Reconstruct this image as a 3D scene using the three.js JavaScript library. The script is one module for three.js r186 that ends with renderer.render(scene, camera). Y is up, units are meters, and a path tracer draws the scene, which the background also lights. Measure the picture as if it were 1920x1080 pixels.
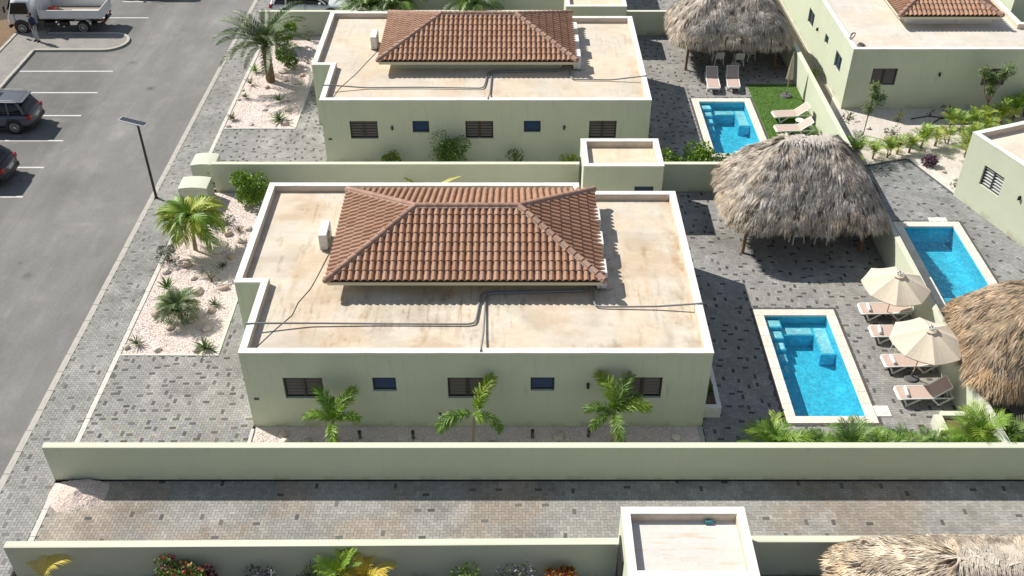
import * as THREE from 'three';
import { mergeGeometries } from 'three/addons/utils/BufferGeometryUtils.js';
import { RoundedBoxGeometry } from 'three/addons/geometries/RoundedBoxGeometry.js';
import { MarchingCubes } from 'three/addons/objects/MarchingCubes.js';

// ---------------------------------------------------------------- camera, sky, sun, exposure
const scene = new THREE.Scene();
const camera = new THREE.PerspectiveCamera(31.97, 16 / 9, 0.5, 1500);
camera.position.set(0, 25, 0);
camera.rotation.set(THREE.MathUtils.degToRad(-37.6), 0, 0);
const renderer = new THREE.WebGLRenderer({ antialias: true });
renderer.toneMapping = THREE.LinearToneMapping;
renderer.toneMappingExposure = 1.4;
renderer.shadowMap.enabled = true;
const SUN = new THREE.Vector3(-0.88, 1, -0.53).normalize();          // towards the sun
{
  const W = 256, H = 128, d = new Float32Array(W * H * 4);
  for (let y = 0; y < H; y++) for (let x = 0; x < W; x++) {
    const el = ((y + 0.5) / H - 0.5) * Math.PI, az = ((x + 0.5) / W - 0.5) * 2 * Math.PI;
    const dir = new THREE.Vector3(Math.cos(el) * Math.cos(az), Math.sin(el), Math.cos(el) * Math.sin(az));
    const up = Math.max(0, Math.sin(el)), k = Math.pow(1 - up, 2.2), near = Math.pow(Math.max(0, dir.dot(SUN)), 6);
    const c = Math.max(0, Math.sin(az * 3 + 1.3 + Math.sin(el * 9) * 0.9) * Math.sin(el * 14 + Math.sin(az * 5) * 1.2)) * Math.max(0, 1 - Math.abs(up - 0.33) * 3);
    let rgb = [0.66 + 0.55 * k + 0.7 * near + 0.6 * c, 0.86 + 0.42 * k + 0.65 * near + 0.5 * c, 1.24 + 0.14 * k + 0.55 * near + 0.3 * c];
    if (el < 0) rgb = [0.62, 0.56, 0.48];
    d.set([...rgb, 1], (y * W + x) * 4);
  }
  const t = new THREE.DataTexture(d, W, H, THREE.RGBAFormat, THREE.FloatType);
  t.mapping = THREE.EquirectangularReflectionMapping; t.magFilter = THREE.LinearFilter; t.minFilter = THREE.LinearFilter; t.needsUpdate = true;
  scene.background = t; scene.environment = t;
  scene.backgroundIntensity = 0.22; scene.environmentIntensity = 0.22;
}
const sun = new THREE.DirectionalLight(new THREE.Color().setRGB(1, 0.95, 0.865), 4.6);
sun.name = 'sun'; sun.position.copy(SUN).multiplyScalar(90).add(new THREE.Vector3(0, 0, -38)); sun.target.position.set(0, 0, -38);
sun.castShadow = true; sun.shadow.mapSize.set(4096, 4096);
Object.assign(sun.shadow.camera, { left: -50, right: 50, top: 50, bottom: -50, near: 1, far: 220 });
scene.add(sun, sun.target);

// ---------------------------------------------------------------- helpers
let seed = 7;
const rnd = () => { seed = (seed + 0x6d2b79f5) | 0; let t = Math.imul(seed ^ (seed >>> 15), 1 | seed); t = (t + Math.imul(t ^ (t >>> 7), 61 | t)) ^ t; return ((t ^ (t >>> 14)) >>> 0) / 4294967296; };
const rr = (a, b) => a + (b - a) * rnd();
const pick = (a) => a[Math.floor(rnd() * a.length)];
const V = (x, y, z) => new THREE.Vector3(x, y, z);
const PI = Math.PI, clamp = (x, a = 0, b = 1) => Math.min(b, Math.max(a, x)), sm = (a, b, x) => { const t = clamp((x - a) / (b - a)); return t * t * (3 - 2 * t); };
const used = new Map(), OFF = new Map();
function numbered(n) { const k = used.get(n) ?? 0; used.set(n, k + 1); return k ? n + '_' + String(k).padStart(3, '0') : n; }
function tag(o, label, category, group, kind) { o.userData.label = label; if (category) o.userData.category = category; if (group) o.userData.group = group; if (kind) o.userData.kind = kind; return o; }
function thing(name, label, category, pos = [0, 0, 0], group) {
  const o = new THREE.Group(); o.name = numbered(name); o.position.set(...pos); OFF.set(o, V(...pos)); scene.add(o);
  return tag(o, label, category, group);
}
function part(name, geo, mat, parent, pos = [0, 0, 0]) {            // geometry in the parent's building coordinates
  const m = new THREE.Mesh(geo, mat); m.name = name; m.castShadow = m.receiveShadow = true;
  const off = OFF.get(parent) ?? V(0, 0, 0); m.position.set(pos[0] - off.x, pos[1] - off.y, pos[2] - off.z); OFF.set(m, V(...pos)); parent.add(m);
  return m;
}
function lone(name, geo, mat, label, category, pos = [0, 0, 0], group) {
  const m = new THREE.Mesh(geo, mat); m.name = numbered(name); m.position.set(...pos); m.castShadow = m.receiveShadow = true; scene.add(m); OFF.set(m, V(...pos));
  return tag(m, label, category, group);
}
function struct(name, geo, mat, label, pos) { const m = lone(name, geo, mat, label, null, pos); m.userData.kind = 'structure'; return m; }
function copyOf(o, label, pos, turn = 0, group) {
  const c = o.clone(); c.name = numbered(o.name.replace(/_\d{3}$/, '')); scene.add(c); c.position.set(...pos); c.rotation.y = turn;
  c.userData = { ...o.userData, label }; if (group) c.userData.group = group; return c;
}
function clean(g) {
  if (g.index) g = g.toNonIndexed();
  for (const k of Object.keys(g.attributes)) if (!['position', 'normal', 'uv', 'color'].includes(k)) g.deleteAttribute(k);
  if (!g.attributes.normal) g.computeVertexNormals();
  if (!g.attributes.uv) planar(g);
  return g;
}
function planar(g, s = 1) {                                          // uv in metres, by the main axis of the normal
  const p = g.attributes.position, n = g.attributes.normal, uv = new Float32Array(p.count * 2);
  for (let i = 0; i < p.count; i++) {
    const ax = Math.abs(n.getX(i)), ay = Math.abs(n.getY(i)), az = Math.abs(n.getZ(i));
    const a = ay >= ax && ay >= az ? [p.getX(i), -p.getZ(i)] : ax > az ? [p.getZ(i), p.getY(i)] : [p.getX(i), p.getY(i)];
    uv[i * 2] = a[0] * s; uv[i * 2 + 1] = a[1] * s;
  }
  g.setAttribute('uv', new THREE.BufferAttribute(uv, 2)); return g;
}
const merge = (list) => mergeGeometries(list.map(clean));
function bx(x0, x1, y0, y1, z0, z1) { const g = new THREE.BoxGeometry(x1 - x0, y1 - y0, z1 - z0).translate((x0 + x1) / 2, (y0 + y1) / 2, (z0 + z1) / 2); return clean(planar(g.toNonIndexed())); }
function rbx(x0, x1, y0, y1, z0, z1, r = 0.02, s = 2) { return clean(new RoundedBoxGeometry(x1 - x0, y1 - y0, z1 - z0, s, r).translate((x0 + x1) / 2, (y0 + y1) / 2, (z0 + z1) / 2)); }
function cyl(r0, r1, h, n = 12) { return new THREE.CylinderGeometry(r1, r0, h, n).translate(0, h / 2, 0); }   // base at 0
function tube(pts, r, n = 8, closed = false, seg) { return clean(new THREE.TubeGeometry(new THREE.CatmullRomCurve3(pts.map((p) => V(...p)), closed, 'catmullrom', 0.15), seg ?? pts.length * 5, r, n, closed)); }
function bar(a, b, w, h) {                                            // a box from a to b
  const A = V(...a), B = V(...b), L = A.distanceTo(B), g = new THREE.BoxGeometry(w, h, L);
  const o = new THREE.Object3D(); o.position.copy(A).lerp(B, 0.5); o.up.set(0, 1, 0); if (Math.abs(B.clone().sub(A).normalize().y) > 0.99) o.up.set(1, 0, 0);
  o.lookAt(B); o.updateMatrix(); return clean(g.applyMatrix4(o.matrix));
}
function rod(a, b, r0, r1 = r0, n = 8) {
  const A = V(...a), B = V(...b), L = A.distanceTo(B), g = new THREE.CylinderGeometry(r1, r0, L, n);
  g.applyQuaternion(new THREE.Quaternion().setFromUnitVectors(V(0, 1, 0), B.clone().sub(A).normalize())); g.translate((A.x + B.x) / 2, (A.y + B.y) / 2, (A.z + B.z) / 2); return clean(g);
}
function tris(list, colors) {                                        // list of [x,y,z] corners, three per face
  const g = new THREE.BufferGeometry(); g.setAttribute('position', new THREE.Float32BufferAttribute(list.flat(), 3));
  if (colors) g.setAttribute('color', new THREE.Float32BufferAttribute(colors.flat(), 3));
  g.computeVertexNormals(); return planar(g);
}
function sheet(poly, y, holes = []) {                                 // a flat polygon [x, z] at height y, uv in metres
  const s = new THREE.Shape(poly.map(([x, z]) => new THREE.Vector2(x, -z)));
  for (const h of holes) s.holes.push(new THREE.Path(h.map(([x, z]) => new THREE.Vector2(x, -z))));
  const g = new THREE.ShapeGeometry(s).rotateX(-PI / 2).translate(0, y, 0); return clean(planar(g.toNonIndexed()));
}
function slab(poly, y0, y1, holes = []) {
  const s = new THREE.Shape(poly.map(([x, z]) => new THREE.Vector2(x, -z)));
  for (const h of holes) s.holes.push(new THREE.Path(h.map(([x, z]) => new THREE.Vector2(x, -z))));
  const g = new THREE.ExtrudeGeometry(s, { depth: y1 - y0, bevelEnabled: false }).rotateX(-PI / 2).translate(0, y0, 0); return clean(planar(g));
}
const rect = (x0, x1, z0, z1) => [[x0, z0], [x1, z0], [x1, z1], [x0, z1]];
function inside(p, poly) { let c = false; for (let i = 0, j = poly.length - 1; i < poly.length; j = i++) { const [xi, zi] = poly[i], [xj, zj] = poly[j]; if ((zi > p[1]) !== (zj > p[1]) && p[0] < ((xj - xi) * (p[1] - zi)) / (zj - zi) + xi) c = !c; } return c; }
// tileable value noise
function hash(x, y, s) { let h = Math.imul(x, 374761393) + Math.imul(y, 668265263) + Math.imul(s, 2147483647 ^ 0x51ed27); h = Math.imul(h ^ (h >>> 13), 1274126177); return ((h ^ (h >>> 16)) >>> 0) / 4294967296; }
function noise(x, y, s, P = 1e9, Q = P) { const xi = Math.floor(x), yi = Math.floor(y), fx = x - xi, fy = y - yi, u = fx * fx * (3 - 2 * fx), v = fy * fy * (3 - 2 * fy), m = (a, n) => ((a % n) + n) % n;
  const a = hash(m(xi, P), m(yi, Q), s), b = hash(m(xi + 1, P), m(yi, Q), s), c = hash(m(xi, P), m(yi + 1, Q), s), d = hash(m(xi + 1, P), m(yi + 1, Q), s); return a + (b - a) * u + (c - a) * v + (a - b - c + d) * u * v; }
function fbm(x, y, s, oct, P = 1e9, Q = P) { let v = 0, a = 0.5, t = 0; for (let i = 0; i < oct; i++) { v += a * noise(x, y, s + i, P, Q); t += a; a *= 0.55; x *= 2; y *= 2; P *= 2; Q *= 2; } return v / t; }
const lin = (c) => clamp(Math.round(255 * (c <= 0.0031308 ? 12.92 * c : 1.055 * Math.pow(clamp(c), 1 / 2.4) - 0.055)), 0, 255);
function texture(w, h, fn, srgb = true, repeat) {                     // fn(u, v) -> linear [r, g, b] or one value
  const d = new Uint8Array(w * h * 4);
  for (let y = 0; y < h; y++) for (let x = 0; x < w; x++) { const c = fn((x + 0.5) / w, (y + 0.5) / h), i = (y * w + x) * 4; if (srgb) { d[i] = lin(c[0]); d[i + 1] = lin(c[1]); d[i + 2] = lin(c[2]); } else d[i] = d[i + 1] = d[i + 2] = clamp(Math.round(c * 255), 0, 255); d[i + 3] = 255; }
  const t = new THREE.DataTexture(d, w, h); if (srgb) t.colorSpace = THREE.SRGBColorSpace;
  t.magFilter = THREE.LinearFilter; t.minFilter = THREE.LinearMipmapLinearFilter; t.generateMipmaps = true; t.wrapS = t.wrapT = THREE.RepeatWrapping; if (repeat) t.repeat.set(...repeat); t.needsUpdate = true; return t;
}
const rgb = (r, g, b) => new THREE.Color().setRGB(r, g, b);
const mat = (r, g, b, rough = 0.8, more = {}) => new THREE.MeshStandardMaterial({ color: rgb(r, g, b), roughness: rough, ...more });
const leafMat = (r, g, b, rough = 0.55, tr = 0.3) => new THREE.MeshPhysicalMaterial({ color: rgb(r, g, b), roughness: rough, transmission: tr, thickness: 0, side: THREE.DoubleSide });

// ---------------------------------------------------------------- materials
const bumpFine = texture(512, 512, (u, v) => fbm(u * 64, v * 64, 3, 3, 64) * 0.7 + fbm(u * 12, v * 12, 9, 3, 12) * 0.3, false, [0.5, 0.5]);
const bumpCoarse = texture(512, 512, (u, v) => { const a = fbm(u * 90, v * 90, 21, 2, 90); return clamp(a * 1.6 - 0.3); }, false, [0.5, 0.5]);
const tint = (s, amount, f = 8, rep = 0.25, streak = 1) => texture(512, 512, (u, v) => { const n = (fbm(u * f, v * f * streak, s, 5, f, f * streak) - 0.5) * 2 * amount, m = (noise(u * 128, v * 128, s + 40, 128) - 0.5) * amount * 0.5; const k = 1 + n + m; return [k * 0.92, k * 0.92, k * 0.92 - n * 0.05]; }, true, [rep, rep]);
const tWall = texture(1024, 1024, (u, v) => {                          // render coat: faint patches, rain streaks, splashed dirt at the foot (one repeat is 4.8 m)
  const n = (fbm(u * 6, v * 6, 5, 5, 6) - 0.5) * 0.12, f = (noise(u * 220, v * 220, 41, 220) - 0.5) * 0.05, y = v * 4.76;
  const run = sm(0.62, 0.86, fbm(u * 46, v * 3, 61, 3, 46, 3)) * sm(0.35, 0.6, fbm(u * 9, v * 4, 65, 3, 9, 4)) * 0.1, foot = sm(0.32, 0.0, y + 0.25 * (fbm(u * 26, v * 26, 71, 3, 26) - 0.5)) * sm(0.35, 0.65, fbm(u * 12, v * 9, 75, 3, 12, 9)) * 0.22;
  const k = (1 + n + f) * (1 - run) * 0.94; return [k * (1 - foot * 0.8), k * (1 - foot), k * (1 - foot * 1.15 - n * 0.3)];
}, true, [0.21, 0.21]), tConc = tint(11, 0.2, 10, 0.4), tGrain = tint(17, 0.22, 30, 1.3), tFab = tint(23, 0.08, 20, 1);
const M = {
  wall: mat(0.555, 0.597, 0.462, 0.92, { map: tWall, bumpMap: bumpFine, bumpScale: 0.004 }),
  coping: mat(0.76, 0.75, 0.7, 0.85, { map: tConc, bumpMap: bumpFine, bumpScale: 0.003 }),
  capCream: mat(0.6, 0.62, 0.5, 0.85, { map: tWall, bumpMap: bumpFine, bumpScale: 0.003 }),
  cream: mat(0.62, 0.53, 0.42, 0.9, { map: tConc }),
  fascia: mat(0.62, 0.6, 0.44, 0.8, { map: tWall }),
  white: mat(0.74, 0.74, 0.71, 0.7, { map: tFab }),
  frame: mat(0.035, 0.031, 0.028, 0.55), slat: mat(0.145, 0.12, 0.105, 0.45), slatBlue: mat(0.02, 0.05, 0.115, 0.15), slatWhite: mat(0.42, 0.43, 0.43, 0.4), navy: mat(0.02, 0.035, 0.06, 0.4),
  dark: mat(0.012, 0.012, 0.013, 0.9), black: mat(0.018, 0.018, 0.02, 0.45), rubber: mat(0.02, 0.02, 0.02, 0.85),
  glass: mat(0.008, 0.011, 0.016, 0.06), greyMetal: mat(0.3, 0.31, 0.32, 0.45, { metalness: 0.3 }), pipe: mat(0.21, 0.215, 0.225, 0.5), cable: mat(0.05, 0.05, 0.05, 0.7),
  ac: mat(0.68, 0.68, 0.66, 0.5), acDark: mat(0.06, 0.06, 0.065, 0.6), alu: mat(0.55, 0.56, 0.58, 0.3, { metalness: 0.8 }),
  kerb: mat(0.44, 0.42, 0.375, 0.9, { map: tConc, bumpMap: bumpFine, bumpScale: 0.006 }), edge: mat(0.6, 0.58, 0.53, 0.9, { map: tConc, bumpMap: bumpFine, bumpScale: 0.004 }),
  paint: mat(0.62, 0.615, 0.59, 0.75, { map: tConc }), joint: mat(0.17, 0.165, 0.15, 1),
  travertine: [mat(0.74, 0.665, 0.575, 0.75, { map: tConc }), mat(0.7, 0.625, 0.54, 0.75, { map: tConc }), mat(0.77, 0.7, 0.615, 0.75, { map: tConc })],
  wood: mat(0.2, 0.115, 0.055, 0.8, { map: tGrain }), woodPale: mat(0.5, 0.38, 0.23, 0.8, { map: tGrain }),
  plastic: mat(0.76, 0.75, 0.72, 0.4), sling: mat(0.52, 0.4, 0.345, 0.8, { map: tFab }), towel: mat(0.8, 0.79, 0.78, 0.95, { map: tFab }),
  canvas: mat(0.68, 0.6, 0.47, 0.9, { map: tFab }), baseGrey: mat(0.1, 0.1, 0.105, 0.7, { map: tConc }), bark: mat(0.2, 0.125, 0.07, 0.95, { map: tGrain }), barkPale: mat(0.3, 0.24, 0.17, 0.9, { map: tGrain }),
  rock: [mat(0.6, 0.51, 0.44, 0.95, { map: tConc }), mat(0.66, 0.6, 0.53, 0.95, { map: tConc }), mat(0.47, 0.37, 0.31, 0.95, { map: tConc })],
  soil: mat(0.14, 0.1, 0.07, 1, { map: tGrain }), thatchBase: mat(0.14, 0.1, 0.065, 1), mortar: mat(0.42, 0.33, 0.28, 0.95, { map: tConc }),
};
M.canvas.side = THREE.DoubleSide; M.sling.side = THREE.DoubleSide;
const TILE = [[0.36, 0.2, 0.124], [0.385, 0.218, 0.138], [0.325, 0.176, 0.108], [0.375, 0.218, 0.146], [0.34, 0.185, 0.112], [0.4, 0.235, 0.157]].map((c) => mat(...c, 0.75, { map: tGrain, bumpMap: bumpFine, bumpScale: 0.003 }));
const CAP = [[0.36, 0.222, 0.165], [0.33, 0.196, 0.142], [0.39, 0.245, 0.185]].map((c) => mat(...c, 0.8, { map: tGrain }));
const L = {                                                          // leaves
  bright: [leafMat(0.2, 0.35, 0.02), leafMat(0.145, 0.28, 0.018), leafMat(0.27, 0.39, 0.03)],
  yellow: [leafMat(0.38, 0.43, 0.03), leafMat(0.31, 0.38, 0.03), leafMat(0.47, 0.46, 0.06)],
  gold: [leafMat(0.68, 0.53, 0.04), leafMat(0.56, 0.47, 0.04)],
  mid: [leafMat(0.095, 0.2, 0.02), leafMat(0.135, 0.25, 0.025), leafMat(0.07, 0.145, 0.018)],
  olive: [leafMat(0.12, 0.165, 0.05), leafMat(0.085, 0.125, 0.04), leafMat(0.17, 0.21, 0.075)],
  blue: [leafMat(0.09, 0.13, 0.1), leafMat(0.12, 0.16, 0.125)], grey: [leafMat(0.2, 0.24, 0.19), leafMat(0.15, 0.18, 0.15)],
  agave: [leafMat(0.12, 0.16, 0.06, 0.6, 0.15), leafMat(0.09, 0.135, 0.05, 0.6, 0.15), leafMat(0.15, 0.16, 0.07, 0.6, 0.15)],
  dark: [leafMat(0.035, 0.06, 0.025), leafMat(0.05, 0.08, 0.03)], red: [leafMat(0.22, 0.02, 0.035), leafMat(0.1, 0.012, 0.03)], flower: [leafMat(0.62, 0.05, 0.09), leafMat(0.7, 0.12, 0.15)],
  violet: [leafMat(0.12, 0.1, 0.17), leafMat(0.3, 0.24, 0.42)], orange: [leafMat(0.4, 0.16, 0.02), leafMat(0.2, 0.05, 0.02), leafMat(0.55, 0.28, 0.03)], dry: [leafMat(0.36, 0.27, 0.13), leafMat(0.28, 0.2, 0.1)],
};

// ---------------------------------------------------------------- ground, road, paving
const POOLS = [{ x0: 9.55, x1: 12.74, z0: -31.05, z1: -24.75 }, { x0: 9.66, x1: 12.84, z0: -49.2, z1: -42.95 }, { x0: 16.95, x1: 19.9, z0: -37.28, z1: -30.98 }];
const holes = POOLS.map((p) => rect(p.x0 + 0.05, p.x1 - 0.05, p.z0 + 0.05, p.z1 - 0.05));
const gravelTex = (a, b, c, s) => texture(512, 512, (u, v) => {
  const x = u * 110, y = v * 110, q = hash(Math.floor(x + noise(y, x, s, 110) * 0.8) % 110, Math.floor(y + noise(x, y, s + 3, 110) * 0.8) % 110, s), n = fbm(u * 6, v * 6, s + 5, 4, 6);
  const k = 0.66 + 0.42 * q + 0.22 * (n - 0.5); return [a * k, b * k * (0.985 + 0.03 * q), c * k * (0.97 + 0.06 * q)];
}, true, [0.4, 0.4]);
const gravelM = new THREE.MeshStandardMaterial({ map: gravelTex(0.8, 0.685, 0.635, 31), roughness: 1, bumpMap: bumpCoarse, bumpScale: 0.02 });
const sandM = new THREE.MeshStandardMaterial({ map: gravelTex(0.66, 0.6, 0.54, 47), roughness: 1, bumpMap: bumpCoarse, bumpScale: 0.012 });
const dirtM = new THREE.MeshStandardMaterial({ map: gravelTex(0.3, 0.2, 0.12, 53), roughness: 1, bumpMap: bumpCoarse, bumpScale: 0.04 });
const turfM = new THREE.MeshStandardMaterial({ map: gravelTex(0.095, 0.19, 0.03, 59), roughness: 1 });
struct('ground', sheet(rect(-700, 700, -1100, 200), -0.3, holes), dirtM, 'bare sandy ground beneath the whole estate');
// asphalt: one texture over the road and the parking bays, worn and dusty
{
  const X0 = -30.2, X1 = -16.7, Z0 = -76, Z1 = -14, marks = [];
  for (let i = 0; i < 46; i++) marks.push([rr(X0 + 1.5, X1), rr(Z0, Z1), rr(0.15, 0.7), rr(0.1, 0.35), rr(0.05, 0.3)]);
  const spots = []; for (let i = 0; i < 26; i++) spots.push([rr(-27.5, -18), rr(-66, -20), rr(0.06, 0.3), rr(0.15, 0.5)]); const inBay0 = (x, z) => { let q = 0; for (const [a, b, r, s] of spots) { if (Math.abs(z - b) > r * 2) continue; const t = ((x - a) ** 2 + (z - b) ** 2) / (r * r); if (t < 4) q += s * Math.exp(-t * 1.5); } const c1 = Math.abs(x + 19.4 + (fbm(z * 0.9, 3, 303, 4) - 0.5) * 1.8), c2 = Math.abs(z + 47 + (fbm(x * 0.9, 7, 307, 4) - 0.5) * 2.2); q += 0.22 * Math.exp(-((c1 / 0.014) ** 2)) * sm(0.45, 0.55, noise(z * 0.35, 2, 311)) + 0.18 * Math.exp(-((c2 / 0.016) ** 2)); return clamp(q, 0, 0.6); };
  const road = texture(1024, 2048, (u, v) => {
    const x = X0 + u * (X1 - X0), z = Z0 + v * (Z1 - Z0);
    let k = 0.175 * (1 + (fbm(x * 0.35, z * 0.35, 3, 4) - 0.5) * 0.5 + (noise(x * 40, z * 40, 8) - 0.5) * 0.22 + (noise(x * 16, z * 16, 18) - 0.5) * 0.1);
    const oil = inBay0(x, z); k *= 1 - oil; const inBay = sm(-22.6, -23.1, x); k *= 1 - 0.16 * inBay;
    for (const c of [-21.6, -20.0, -18.6]) { const w = c + (fbm(1, z * 0.08, 77 + c, 3) - 0.5) * 1.6; k *= 1 + 0.1 * Math.exp(-(((x - w) / 0.5) ** 2)) * (0.3 + fbm(x * 1.5, z * 0.25, 5, 3)); }
    k *= 1 + 0.1 * sm(0.5, 0.75, fbm(x * 2.2 + 9, z * 0.5, 33, 4)) + 0.12 * sm(0.55, 0.8, fbm(x * 1.1 + 3, z * 0.9, 43, 5));
    k *= 1 - 0.12 * sm(0.55, 0.75, fbm(x * 0.6, z * 0.15 + 4, 63, 4));
    let s = 0; for (const [mx, mz, rx, rz, a] of marks) { if (Math.abs(mz - z) > 2.1 * rz) continue; const q = ((x - mx) / rx) ** 2 + ((z - mz) / rz) ** 2; if (q < 4) s += a * Math.exp(-q) * (0.5 + fbm(x * 6, z * 6, 71, 3)); }
    const seam = Math.exp(-(((x + 22.15 + (noise(z, 1, 4) - 0.5) * 0.12) / 0.03) ** 2)) * 0.12; k *= 1 - seam;
    return [k * 1.01 + s * 0.12, k * 0.985 + s * 0.11, k * 0.95 + s * 0.09];
  });
  const g = sheet(rect(X0, X1, Z0, Z1), -0.12), p = g.attributes.position, uv = g.attributes.uv;
  for (let i = 0; i < p.count; i++) uv.setXY(i, (p.getX(i) - X0) / (X1 - X0), (p.getZ(i) - Z0) / (Z1 - Z0));
  const b = bumpFine.clone(); b.repeat.set(40, 180);
  struct('road', g, new THREE.MeshStandardMaterial({ map: road, roughness: 0.92, bumpMap: b, bumpScale: 0.008 }), 'worn grey asphalt road with parking bays beside it');
  const line = (x0, x1, z, label) => struct('bay_marking', bx(x0, x1, -0.119, -0.116, z - 0.055, z + 0.055), M.paint, label);
  [-52.82, -50.15, -47.5, -44.82, -42.2, -39.55].forEach((z, i) => line(-28.0, -22.7, z, 'white painted parking bay line, number ' + ['one', 'two', 'three', 'four', 'five', 'six'][i] + ' from the kerbed island'));
  line(-25.8, -22.85, -60.47, 'white painted bay line behind the tipper truck'); line(-25.3, -22.85, -63.1, 'white painted bay line furthest up the road');
}
const dirtPoly = [[-120, -120], [-30.2, -120], [-30.2, -10], [-120, -10]];
struct('dirt_verge', sheet(dirtPoly, -0.05), dirtM, 'brown dirt verge beyond the outer kerb of the car park');
struct('far_patch', sheet([[-60, -75], [-30.6, -75], [-30.6, -60.6], [-34, -58.9], [-60, -57]], -0.046), mat(0.075, 0.062, 0.052, 1, { map: tConc, bumpMap: bumpCoarse, bumpScale: 0.03 }), 'dark ground patch in the top corner beyond the truck');  // darker patch of ground laid over the verge
// kerbs of single stones
function kerbRun(name, label, from, to, w, y0, y1, L, m = M.kerb) {
  const A = V(from[0], 0, from[1]), B = V(to[0], 0, to[1]), n = Math.max(1, Math.round(A.distanceTo(B) / L)), len = A.distanceTo(B) / n, ang = Math.atan2(-(B.z - A.z), B.x - A.x);
  const root = thing(name, label, null, [A.x, 0, A.z]); root.userData.kind = 'structure'; root.rotation.y = ang;
  const g = rbx(0.006, len - 0.006, y0, y1, -w / 2, w / 2, 0.012, 1);
  for (let i = 0; i < n; i++) { const s = new THREE.Mesh(g, m); s.name = 'kerb_stone'; s.castShadow = s.receiveShadow = true; s.position.set(i * len, rr(-0.003, 0.003), rr(-0.006, 0.006)); root.add(s); }
  return root;
}
kerbRun('kerb', 'long pale concrete kerb between road and paved footway', [-16.6, -14.5], [-16.6, -76], 0.24, -0.2, 0.012, 1.0);
kerbRun('edging_strip', 'white concrete edging strip between footway and front gardens', [-14.785, -22.6], [-14.785, -39.4], 0.19, -0.12, 0.012, 1.2, M.edge);
kerbRun('edging_strip', 'white edging strip crossing the lane mouth between the two long walls', [-14.785, -18.8], [-14.785, -22.05], 0.19, -0.12, 0.012, 1.2, M.edge);
kerbRun('edging_strip', 'white edging strip along the front garden with the date palm', [-14.9, -41.9], [-14.9, -57.5], 0.19, -0.12, 0.012, 1.2, M.edge);
kerbRun('parking_kerb', 'pale kerb at the head of the parking bays', [-28.2, -20], [-28.2, -55.4], 0.18, -0.2, 0.0, 1.0);
kerbRun('parking_kerb', 'outer pale kerb between car park footway and dirt verge', [-30.12, -20], [-30.12, -76], 0.18, -0.2, 0.02, 1.0);
{ // the kerbed island with its rounded nose
  const pts = []; for (let i = 0; i <= 14; i++) { const a = PI / 2 - (i / 14) * PI; pts.push([-24.2 + Math.cos(a) * 1.18, -56.72 + Math.sin(a) * 1.18]); }
  const path = [[-28.2, -55.52], [-26.2, -55.54], ...pts, [-26.2, -57.92], [-28.2, -57.92]];
  const root = thing('island_kerb', 'rounded pale kerb around the paved island in the car park', null, [-26, 0, -56.7]); root.userData.kind = 'structure';
  for (let i = 0; i + 1 < path.length; i++) { const a = path[i], b = path[i + 1], w = (Math.hypot(b[0] - a[0], b[1] - a[1]) > 1.5 ? 2 : 1); for (let k = 0; k < w; k++) { const f = (t) => [a[0] + (b[0] - a[0]) * t, -0.1, a[1] + (b[1] - a[1]) * t]; part('kerb_stone', bar(f(k / w), f((k + 1) / w), 0.17, 0.2), M.kerb, root); } }
  struct('footway', slab([[-30.03, -16], [-28.29, -16], [-28.29, -55.44], ...path.slice(1, -1).map(([x, z]) => [x + (x > -24.2 ? -0.08 : 0), z < -56.7 ? z + 0.08 : z - 0.08]), [-28.29, -57.85], [-28.29, -76], [-30.03, -76]], -0.25, -0.03), mat(0.285, 0.27, 0.245, 0.95, { map: tConc, bumpMap: bumpCoarse, bumpScale: 0.012 }), 'grey paved footway and island beside the parking bays');
}
// pavers: one bevelled block, laid in a herringbone
const paverGeo = (() => {
  const a = 0.1043, b = 0.0512, k = 0.004, f = [], q = (p, r, s, t) => f.push(p, r, s, p, s, t);
  const T = [[-a + k, 0, -b + k], [-a + k, 0, b - k], [a - k, 0, b - k], [a - k, 0, -b + k]], U = [[-a, -0.004, -b], [-a, -0.004, b], [a, -0.004, b], [a, -0.004, -b]], D = U.map(([x, , z]) => [x, -0.05, z]);
  q(...T); for (let i = 0; i < 4; i++) { const j = (i + 1) % 4; q(U[i], U[j], T[j], T[i]); q(D[i], D[j], U[j], U[i]); } return tris(f);
})();
const paverM = new THREE.MeshStandardMaterial({ color: 0xffffff, roughness: 0.9, map: tConc, bumpMap: bumpFine, bumpScale: 0.003 });
const toneM = new Map(); function toneMat(c) { const k = c.map((v) => Math.max(1, Math.round(Math.pow(v, 0.5) * 26))).join(); if (!toneM.has(k)) { const [r, g, b] = k.split(',').map((v) => (v / 26) ** 2); toneM.set(k, new THREE.MeshStandardMaterial({ color: rgb(r, g, b), roughness: 0.9, map: tConc, bumpMap: bumpFine, bumpScale: 0.003 })); } return toneM.get(k); }
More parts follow.
